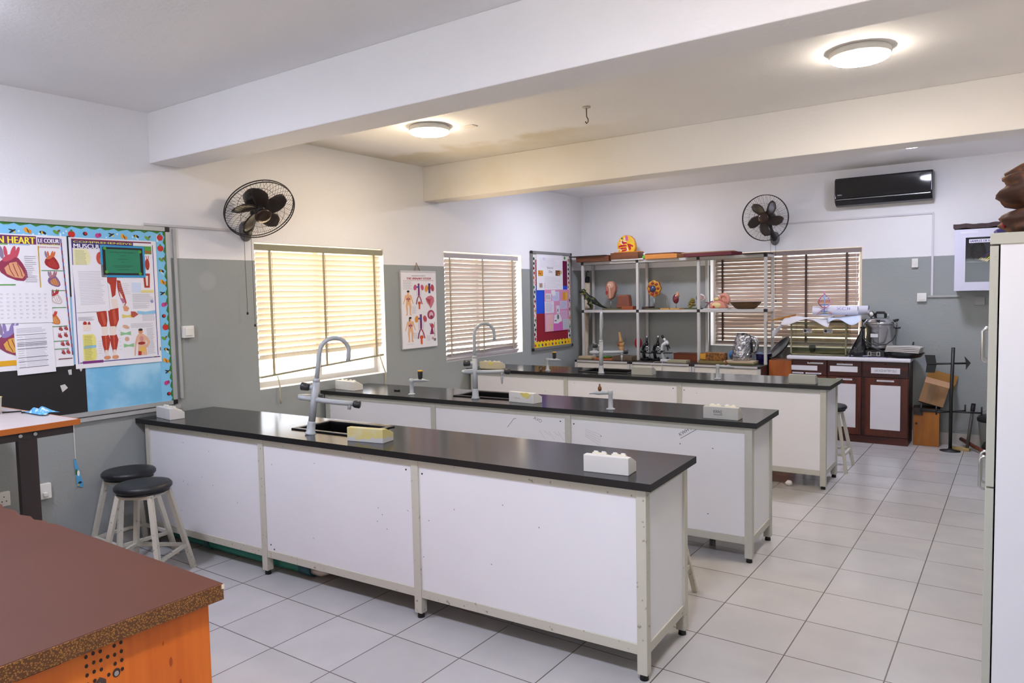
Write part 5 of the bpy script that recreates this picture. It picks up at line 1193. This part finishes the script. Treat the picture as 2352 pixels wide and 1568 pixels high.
tag(MB().prism([(2.70, ZP_+.012), (2.95, ZP_+.075), (2.98, ZP_+.085), (2.97, ZP_+.06), (2.80, ZP_+.02)], 6.31, 6.56, 'y').build('orange_folder', mat('#a8701e', .6)), 'orange card folder sticking out left above the fish tank', 'folder')
def poster_roll(label, x0, x1, y, z, r, m, rz):
    t = thing('rolled_poster', label, 'roll', ((x0+x1)/2, y, z), rz, 'rolled posters on the fish tank')
    L = (x1-x0)/2; pts = []
    turns, n = 2.2, 44
    outer = [((r-.010*k/n*turns)*math.cos(2*PI*turns*k/n), (r-.010*k/n*turns)*math.sin(2*PI*turns*k/n)) for k in range(n+1)]
    MB().add([(-L, y_, z_) for y_, z_ in outer]+[(L, y_, z_) for y_, z_ in outer], [(i, i+1, n+1+i+1, n+1+i) for i in range(n)], 0, True).build('roll', m, t, fix=False)
    return t
tr = poster_roll('front rolled white poster with faint writing on the fish tank', 3.20, 3.67, 6.42, ZP_+.128, .055, mat('#d3d2de', .6), .06)
A = Art(0, 0, 1, 1, .2, .05); A.text('#8a80c0', 'XCII', .1, .8, .6, .7, 1); A.build('lettering', tr, (.0, -.056, .0))
poster_roll('rear rolled white poster behind the front one on the fish tank', 3.30, 3.76, 6.56, ZP_+.126, .058, mat('#cbcad4', .6), -.03)
# dna model
t = thing('dna_model', 'small pink and blue double-helix model on the papers over the tank', 'model', (3.34, 6.33, ZP_+.078))
MB().lathe([(.055, 0), (.055, .006), (.01, .012)], seg=24).build('base', mat('#b7c0d8', .4), t); MB().cyl((0,0,.01), (0,0,.285), .006, seg=10).build('pole', mat('#93a8d8', .4), t)
n = 30; s0, s1 = [], []
for k in range(n+1):
    f = k/n; a = PI*1.55*f+.5; w = .085*(math.sin(PI*min(1, f*.5+.45)))
    if f > .8: w *= (1-f)/.2
    z_ = .012+.27*f
    s0.append((w*math.cos(a), w*.6*math.sin(a), z_)); s1.append((-w*math.cos(a), -w*.6*math.sin(a), z_))
MB().tube(s0, .005, 8).build('strand', mat('#c9628a', .4), t); MB().tube(s1, .005, 8).build('strand', mat('#b87aa8', .4), t)
for k, c in enumerate(('#d8c24a', '#4a8ac9', '#7a3a8a', '#c9502a', '#4a6ac9', '#d87a2a', '#b03a3a', '#6a9ac9', '#6ab0c9')):
    q = 2+k*2.6; i = int(q); MB().tube([s0[i], s1[i]], .004, 6).build('rung', mat(c, .4), t)
# black tray leaning and orange box
tag(MB().box(0, 0, 0, .262, .30, .885).build('tall_box', wood_material('orange_ply', '#8a4212', '#a85a1e', .5, 2, 8, .1), loc=(2.712, 6.38, 0), bevel=.003), 'tall orange-brown wooden box between the counter and the sideboard', 'box')
t = thing('black_pan', 'black round tray leaning against the left side of the fish tank', 'tray', (2.812, 6.50, 1.018), rot=Matrix(along((-.60, -.38, .62), (0, 1, 0)).to_3x3()).to_euler())
MB().lathe([(0, -.02), (.115, -.018), (.155, .0), (.172, .02), (.165, .02), (.15, .004), (.115, -.012), (0, -.014)], seg=40).build('tray', mat('#131214', .4), t)
# stove, canner, bag, cable
t = thing('gas_stove', 'low black hotplate with white control windows under the pressure canner', 'hotplate', (3.755, 6.37, ZW))
MB().box(0, 0, 0, .195, .29, .078).build('body', mat('#1c1b1d', .4), t, bevel=.006); MB().lathe([(.12, .0785), (.12, .09), (.105, .096), (0, .096)], (.115,.15,0), 30).build('plate', mat('#2a2a2c', .5), t)
A = Art(0, 0, 130, 60, .13, .05)
for u in (0, 88): A.rect('#c9c6b8', u, 4, u+34, 56, 1); A.rect('#1c1b1d', u+6, 10, u+28, 50, 2)
A.rect('#c9c6b8', 34, 14, 88, 18, 1); A.rect('#c9c6b8', 34, 44, 88, 48, 1)
A.build('control_panel', t, (.03, -.0005, .014))
t.name = 'hotplate'
AL = mat('#b2b3b6', .22, metal=.9, var=.05)
t = thing('pressure_canner', 'large aluminium pressure canner with clamps and gauge on the hotplate', 'pressure cooker', (3.885, 6.52, ZW+.0965))
MB().lathe([(.135, 0), (.145, .006), (.147, .02), (.147, .235), (.16, .245), (.16, .262)], seg=48).build('pot', AL, t)
lid = MB().lathe([(.165, .2625), (.168, .268), (.168, .285), (.155, .292), (.14, .315), (.10, .332), (.04, .338), (0, .339)], seg=48).build('lid', AL, t)
MB().tube([(-.05,0,.335), (-.05,0,.375), (-.035,0,.392), (.035,0,.392), (.05,0,.375), (.05,0,.335)], .014, 10).build('lid_handle', BLACK, lid)
MB().lathe([(.032, -.012), (.034, .0), (.03, .008), (0, .008)], M=along((-.3,-1,.1), (0,0,1), (-.085,-.05,.375)), seg=24).cyl((-.085,-.05,.33), (-.085,-.045,.37), .007).build('gauge', BLACK, lid)
MB().lathe([(.028, .009), (0, .0095)], M=along((-.3,-1,.1), (0,0,1), (-.085,-.05,.375)), seg=24).build('gauge_face', WHITE_PLASTIC, lid)
MB().cyl((.08,-.02,.33), (.08,-.02,.385), .009, .006, 12).build('valve', STEEL, lid)
for k in range(6):
    a = 2*PI*k/6-.5; d = Vector((math.cos(a), math.sin(a), 0)); p = d*.178
    c_ = MB().tube([(p.x,p.y,.235), (p.x,p.y,.305)], .008, 8).build('clamp', STEEL, t)
    MB().tube([(p.x,p.y,.298), (p.x,p.y,.318)], [.018,.02], 10).build('wing_nut', BLACK, c_)
for sx in (-1, 1): MB().tube([(sx*.15,-.02,.22), (sx*.195,-.02,.225), (sx*.195,.02,.225), (sx*.15,.02,.22)], .009, 8).build('side_handle', BLACK, t)
A = Art(0, 0, 1, 1, .075, .04); A.rect('#cfd0d4', 0, 0, 1, 1); A.build('label_sticker', t, (-.075, -.15, .125))
tag(MB().tube([(3.735,6.40,1.24), (3.75,6.36,1.17), (3.80,6.345,1.11), (3.88,6.34,1.09), (3.97,6.345,1.10), (4.03,6.37,1.15), (4.05,6.40,1.20)], .006, 8).tube([(3.735,6.40,1.24), (3.74,6.35,1.16), (3.80,6.335,1.08), (3.90,6.33,1.04), (4.0,6.335,1.0)], .006, 8).build('black_hose', BLACK), 'black cable looped round the front of the pressure canner', 'cable')
t = thing('plastic_bag', 'black plastic bag hanging beside the pressure canner', 'bag', (3.678, 6.385, ZW))
vs = []; seg = 30; pr = [(.0,.0), (.075,.004), (.085,.04), (.07,.11), (.045,.19), (.02,.26), (.012,.30), (.012,.33), (0,.335)]; rows = []
for i in range(len(pr)-1):
    for q in range(3): rows.append(tuple(pr[i][w]+(pr[i+1][w]-pr[i][w])*q/3 for w in (0, 1)))
rows.append(pr[-1])
for r, z in rows:
    for k in range(seg):
        a = 2*PI*k/seg; f = 1+.28*noise.noise(Vector((math.cos(a)*3, math.sin(a)*3, z*9+7)))+.1*noise.noise(Vector((math.cos(a)*9, math.sin(a)*9, z*25)))
        vs.append((r*f*math.cos(a)+.08*z/.33*.6, r*f*.7*math.sin(a), z))
MB().add(vs, [(i*seg+k, i*seg+(k+1) % seg, (i+1)*seg+(k+1) % seg, (i+1)*seg+k) for i in range(len(rows)-1) for k in range(seg)], 0, True).build('bag', mat('#16161c', .22, bump=.5, bscale=50), t)
t = thing('magazine', 'dark folder with papers at the front edge of the sideboard top', 'folder', (3.60, 6.335, ZW), .1)
MB().box(0, 0, 0, .16, .05, .012).build('folder', mat('#2a3446', .4), t); MB().prism([(.02, .002), (.19, .0), (.20, .045), (.01, .05)], .0125, .019, 'z').build('sheet', mat('#a9b4c8', .5), t)
tag(MB().prism([(3.80, 6.32), (3.97, 6.325), (3.95, 6.365), (3.82, 6.362)], ZW, ZW+.004, 'z').build('paper_slip', mat('#c4bede', .7)), 'pale lilac paper slip at the front of the sideboard top', 'paper')
t = thing('frying_pan', 'wide black pan overhanging the right end of the sideboard', 'pan', (4.14, 6.485, ZW))
MB().lathe([(.13, 0), (.16, .008), (.185, .04), (.198, .048), (.198, .056), (.185, .056), (.16, .02), (0, .014)], seg=44, sx=.93, sy=.9).build('pan', mat('#121216', .35), t)
MB().tube([(.03,.17,.05), (.045,.20,.10), (.055,.21,.155)], [.012,.012,.008], 8).build('handle', mat('#2a2826', .35), t)
t = thing('folded_towel', 'folded off-white cloth on the black pan', 'cloth', (4.135, 6.44, ZW+.066), -.12)
for k in range(4):
    MB().sheet(lambda u, v, k=k: (-.17+.33*u+.006*k, -.10+.17*v-.004*k, .014+.017*k+.003*math.sin(7*u+k)-.05*max(0, u-.65)**1.5), 14, 6, .0135).build('fold', mat('#bdb9b4', .85, bump=.3, bscale=150), t)
MB().box(-.06, -.095, .0, .06, -.02, .0105).build('brown_lining', mat('#8a5a32', .7), t)

# ------------------------------------------------------------------ corner clutter right of the sideboard
t = thing('wooden_crate', 'orange-brown wooden crate on the floor right of the sideboard', 'crate', (4.225, 6.47, 0), .04)
MB().box(0, 0, .0, .245, .20, .37).build('crate', wood_material('crate_wood', '#8a5016', '#a8681f', .5, 2, 6, .15), t, bevel=.003); MB().box(-.006, -.006, .3705, .251, .206, .41).build('lid', mat('#2a1a10', .5), t); MB().box(.0, -.010, .335, .09, -.0005, .3695).build('latch', mat('#231610', .5), t)
MB().cyl((.03,-.006,.24), (.03,0,.24), .012, seg=12).build('screw', BLACK, t)
CB = mat('#8a6844', .75, var=.08, scale=12); CBL = mat('#b38a68', .75)
t = thing('cardboard_box', 'open cardboard box tilted against the wall on top of the crate', 'cardboard box', (4.275, 6.44, .492), rot=(rad(-12), rad(15), .06))
w, d, h = .235, .16, .21
MB().box(0, 0, 0, w, .005, h).box(0, d-.005, 0, w, d, h).box(0, .005, 0, .005, d-.005, h).box(w-.005, .005, 0, w, d-.005, h).box(.005, .005, 0, w-.005, d-.005, .005).build('box', CB, t)
MB().box(0, -.004, 0, w, .0, .085, M=Matrix.Translation((0, .002, h+.001)) @ Matrix.Rotation(rad(-40), 4, 'X')).build('flap', CBL, t)
MB().box(0, 0, 0, w+.05, .004, .17, M=Matrix.Translation((0, d-.008, h+.001)) @ Matrix.Rotation(rad(-6), 4, 'X')).build('flap', mat('#9a6a22', .7), t)
MB().box(-.0, 0, 0, .004, d-.02, .08, M=Matrix.Translation((w, .01, h+.001)) @ Matrix.Rotation(rad(35), 4, 'Y')).build('flap', mat('#8a5c22', .7), t)
MB().box(.06, -.0012, .0, .12, -.0002, h-.001).build('tape', mat('#7a5a34', .4), t)
t = thing('weather_vane', 'black metal weather vane with arrow standing on the floor by the back wall', 'weather vane', (4.585, 6.31, 0))
MB().lathe([(.095, 0), (.095, .008), (.03, .016), (.02, .03)], seg=32, sy=.8).build('base', BLACK, t); MB().tube([(0,0,.02), (.0,0,.55), (.012,0,1.085)], .017, 12).build('pole', BLACK, t)
MB().tube([(-.22,0,.905), (.13,0,.925)], .010, 8).build('arrow_shaft', BLACK, t)
MB().prism([(-.245,1.0), (-.15,1.0), (-.135,.90), (-.15,.815), (-.235,.815), (-.225,.90)], -.004, .004, 'y').build('arrow_tail', BLACK, t); MB().prism([(.11,1.0), (.168,.93), (.125,.855), (.125,.93)], -.004, .004, 'y').build('arrow_head', BLACK, t)
for dx, dy, L in ((1,.12,.27), (-1,-.12,.27), (.55,.55,.17), (-.5,-.5,.17)):
    l = math.hypot(dx, dy); e = (dx/l*L, dy/l*L, .415); a_ = MB().tube([(0,0,.415), e], .009, 8).build('compass_arm', BLACK, t)
    MB().tube([(e[0],e[1],.39), (e[0],e[1],.48)], .008, 6).build('compass_mark', BLACK, a_)
t = thing('broom', 'short-handled brush with pale wooden head leaning in the back corner', 'brush', (4.68, 6.42, 0))
MB().prism([(-.09,-.02), (.07,-.05), (.08,-.005), (-.08,.035)], 0, .03, 'z').build('head', mat('#a8925c', .6), t, bevel=.004); MB().tube([(.05,-.01,.03), (.085,.12,.40)], .016, 10).build('handle', mat('#4a4442', .5), t); MB().tube([(.085,.12,.40), (.092,.15,.475)], .021, 10).build('grip', mat('#1b1624', .5), t)
t.name = 'hand_brush'
tag(MB().tube([(4.66,6.66,.075), (4.79,6.42,.05), (4.99,6.06,.022)], .020, 10).build('wooden_stick', wood_material('stick_wood', '#4a2416', '#6a3820', .5, 1, 12, .2)), 'reddish brown stick lying on the floor in the back corner', 'stick')
t = thing('pail', 'grey bucket with black lid in the back right corner', 'bucket', (4.98, 6.55, 0))
MB().lathe([(.13, 0), (.135, .005), (.165, .30), (.17, .305)], seg=30).build('bucket', mat('#8a8c8a', .4), t); MB().lathe([(.175, .306), (.178, .335), (.16, .36), (.10, .375), (0, .378)], seg=30).build('lid', mat('#17171a', .5), t)
MB().tube([(.17*math.cos(a), -.02, .33+.12*math.sin(a)) for a in [PI*k/14 for k in range(15)]], .003, 6).build('handle', STEEL, t)
t = thing('dark_sack', 'low black sack slumped on the floor in front of the bucket', 'sack', (4.985, 6.335, 0))
MB().ell((0,0,.075), (.125,.075,.078), 26, 14, fn=crinkle(3, .10)).build('sack', mat('#121214', .7, bump=.4, bscale=30), t)

# ------------------------------------------------------------------ wall cabinet of nests
t = thing('nest_cabinet', 'white wall cabinet with glass door labelled for nest samples', 'wall cabinet', (4.588, 6.40, 1.667))
CWd, CDp, CHt = .86, .312, .628; CWM = mat('#c9c8d8', .4, var=.02)
MB().box(0, .02, 0, CWd, CDp, .02).box(0, .02, CHt-.02, CWd, CDp, CHt).box(0, .02, .02, .02, CDp, CHt-.02).box(CWd-.02, .02, .02, CWd, CDp, CHt-.02).box(.02, CDp-.012, .02, CWd-.02, CDp, CHt-.02).build('carcass', CWM, t)
MB().box(.02, .05, .285, CWd-.02, CDp-.014, .30).build('shelf', mat('#a9b8b4', .4), t)
dr = MB().box(0, 0, 0, .095, .0195, CHt).box(CWd-.095, 0, 0, CWd, .0195, CHt).box(.095, 0, 0, CWd-.095, .0195, .088).box(.095, 0, CHt-.085, CWd-.095, .0195, CHt).build('door_frame', CWM, t)
MB().box(.095, .008, .088, CWd-.095, .012, CHt-.085).build('door_glass', glass_material('cabinet_glass', (.68, .70, .72), .02, .05), t)
o = MB().box(.125, .0055, .487, .36, .0075, .523).build('sign', mat('#dedce6', .5), t)
A = Art(0, 0, .235, .036, .235, .036); A.text('#2f2a6a', 'SAMPLES OF NEST', .006, .029, .021, .222, 1, bold=.01); A.build('lettering', o, (.125, .0053, .487))
o = MB().box(.05, -.0022, .585, .20, -.0003, .605).build('label_strip', mat('#d6d5e0', .4), t)
NEST = mat('#241d16', .95, var=.4, scale=40, bump=.9, bscale=60)
def nest(label, x, z, r, s):
    o = thing('bird_nest', label, 'nest', (4.588+x, 6.56, 1.667+z), 0, 'nests in the wall cabinet')
    MB().ell((0,0,r[2]), r, 24, 14, fn=crinkle(s, .10)).build('nest', NEST, o)
nest('dark round nest on the upper shelf of the glass wall cabinet', .20, .301, (.07,.07,.10), 2)
nest('flat dark nest on the bottom of the glass wall cabinet', .28, .021, (.10,.08,.022), 5)
t = thing('coloured_sticks', 'bundle of coloured sticks lying in the glass wall cabinet', 'sticks', (4.588, 6.50, 1.667))
for k, c in enumerate(('#2a5aa8', '#b8302a', '#4a9a3a', '#d8c23a', '#c9b890')):
    MB().tube([(.235+k*.016, -.07-.012*k, .335-.006*k), (.36+k*.012, .03-.012*k, .455-.012*k)], .006, 8).build('stick', mat(c, .4), t)
    MB().tube([(.215+k*.016, -.086-.012*k, .316-.006*k), (.235+k*.016, -.07-.012*k, .335-.006*k)], [.009,.006], 8).build('tip', mat('#d8cca8', .5), t)
for k in range(3): MB().ell((.27+k*.03, -.03, .312), (.022,.018,.012), 10, 6).build('shavings', mat('#a89a78', .8), t)
def plank(u, v): return (4.572+.45*u, 6.40+.26*v, 2.350+.004*math.sin(9*u)+.003*math.sin(23*u+2)+.004*math.sin(5*v))
mb = MB(); n = 16
mb.sheet(plank, n, 4, .045); t = mb.build('driftwood_plank', mat('#3f2f30', .75, var=.25, scale=14, bump=.5, bscale=40)); tag(t, 'dark rough plank lying on top of the nest wall cabinet', 'plank')

# ------------------------------------------------------------------ tall white cabinet at the right
CX0, CY0, CY1, CZ = 5.078, .35, 1.25, 1.885
t = thing('tall_cabinet', 'tall white cupboard with grey door edges at the right picture edge', 'cupboard', (CX0, CY0, 0))
EDGE = patch_material('cream_edge', '#b5b5a8', '#8f8e82', 30, .66, .72)
MB().box(.028, 0, 0, .53, CY1-CY0, CZ-.036).build('carcass', WHITE_PANEL, t); MB().box(.0, -.006, CZ-.0355, .535, CY1-CY0, CZ).build('top_board', EDGE, t, bevel=.002)
for (z0, z1) in ((.10, 1.062), (1.068, CZ-.04)):
    for (a, b) in ((0, .447), (.453, .90)):
        d = MB().box(.0, a, z0, .0235, b, z1).build('door', EDGE, t, bevel=.0015)
        hy = b-.05 if a == 0 else a+.05
        hz = 1.44 if z0 > 1 else .965
        MB().tube([(0,hy,hz), (-.022,hy,hz), (-.03,hy,hz+.008), (-.03,hy,hz+.112), (-.022,hy,hz+.12), (0,hy,hz+.12)], .0055, 8).build('handle', STEEL, d)
HIDE = patch_material('brown_hide', '#3a1f12', '#6f4420', 14, .42, .62, .7)
def hidefn(seed, amp):
    g = crinkle(seed, amp)
    return lambda d: g(d)*(abs(d.x)**4+abs(d.y)**4+abs(d.z)**4+1e-9)**-.22
def lump(name, label, c, r, s, amp, extra=None):
    o = thing(name, label, 'hide bundle', c, 0, 'brown hide bundles on the tall cupboard')
    MB().ell((0,0,r[2]*1.0), r, 44, 26, fn=hidefn(s, amp)).build('hide', HIDE, o)
    return o
l1 = lump('hide_bundle', 'lower brown hide bundle on top of the tall white cupboard', (5.30, .60, CZ+.004), (.20,.15,.045), 2, .07)
MB().ell((-.19,-.05,.035), (.008,.02,.014), 10, 8).build('red_scrap', mat('#7a1520', .6), l1); MB().ell((-.175,-.06,.045), (.016,.02,.014), 10, 8).build('tan_scrap', mat('#a86a26', .7), l1)
l2 = lump('hide_bundle', 'upper brown hide bundle resting on the lower one', (5.315, .62, CZ+.098), (.215,.14,.058), 6, .10)
MB().tube([(-.20,-.02,.10), (-.15,-.03,.125), (-.13,-.03,.14), (-.10,-.03,.135)], [.02,.022,.014,.004], 8).build('torn_ear', HIDE, l2)
tag(MB().box(-.09, -.03, 0, .09, .1, .012).build('purple_folder', mat('#3a2a7a', .5), loc=(5.17, .88, CZ+.045), rot=(0, -.16, .1)), 'purple folder poking out behind the hide bundles', 'folder')
tag(MB().ell((0,0,.022), (.03,.024,.022), 14, 8, fn=crinkle(9, .2)).build('crumpled_paper', PAPER, loc=(3.52, 4.10, 0)), 'crumpled white paper scrap on the floor under the farthest bench', 'paper scrap')

# ------------------------------------------------------------------ daylight, camera, view
w = bpy.data.worlds.new('daylight'); bpy.context.scene.world = w; w.use_nodes = True
nt = w.node_tree; bg = nt.nodes['Background']
tc = nt.nodes.new('ShaderNodeTexCoord'); sp = nt.nodes.new('ShaderNodeSeparateXYZ'); nt.links.new(tc.outputs['Generated'], sp.inputs[0])
# warm ground glow added on the left to brighten the ceiling, pale haze elsewhere
ground_glow = mixc(nt, maprange(nt, sp.outputs[0], -.55, -.05, 1, 0), lin('#e6e3e2'), (4.2, 3.0, 1.9))
nt.links.new(mixc(nt, maprange(nt, sp.outputs[2], -.12, .06), ground_glow, lin('#f3f1fb')), bg.inputs[0])
bg.inputs[1].default_value = 1.5
cam = bpy.data.cameras.new('camera'); co = bpy.data.objects.new('camera', cam); C.objects.link(co)
FW = Vector((-.5730595, .81701806, -.06390856)); RT = Vector((.81928066, .57301171, -.02089939)); UP = Vector((-.01954517, .06433564, .99773689))
co.matrix_world = basis(RT, UP, -FW, (5.16260838, -2.43515107, 1.72138737))
cam.sensor_fit = 'HORIZONTAL'; cam.sensor_width = 36; cam.lens = 1668.98/2352*36; cam.clip_start = .05
sc = bpy.context.scene; sc.camera = co
vs_ = sc.view_settings; vs_.view_transform = 'Standard'; vs_.look = 'None'; vs_.gamma = 1; vs_.use_curve_mapping = False
vs_.exposure = 1.78
sc.cycles.max_bounces = 10; sc.cycles.diffuse_bounces = 8; sc.cycles.transparent_max_bounces = 16; sc.cycles.sample_clamp_indirect = 4
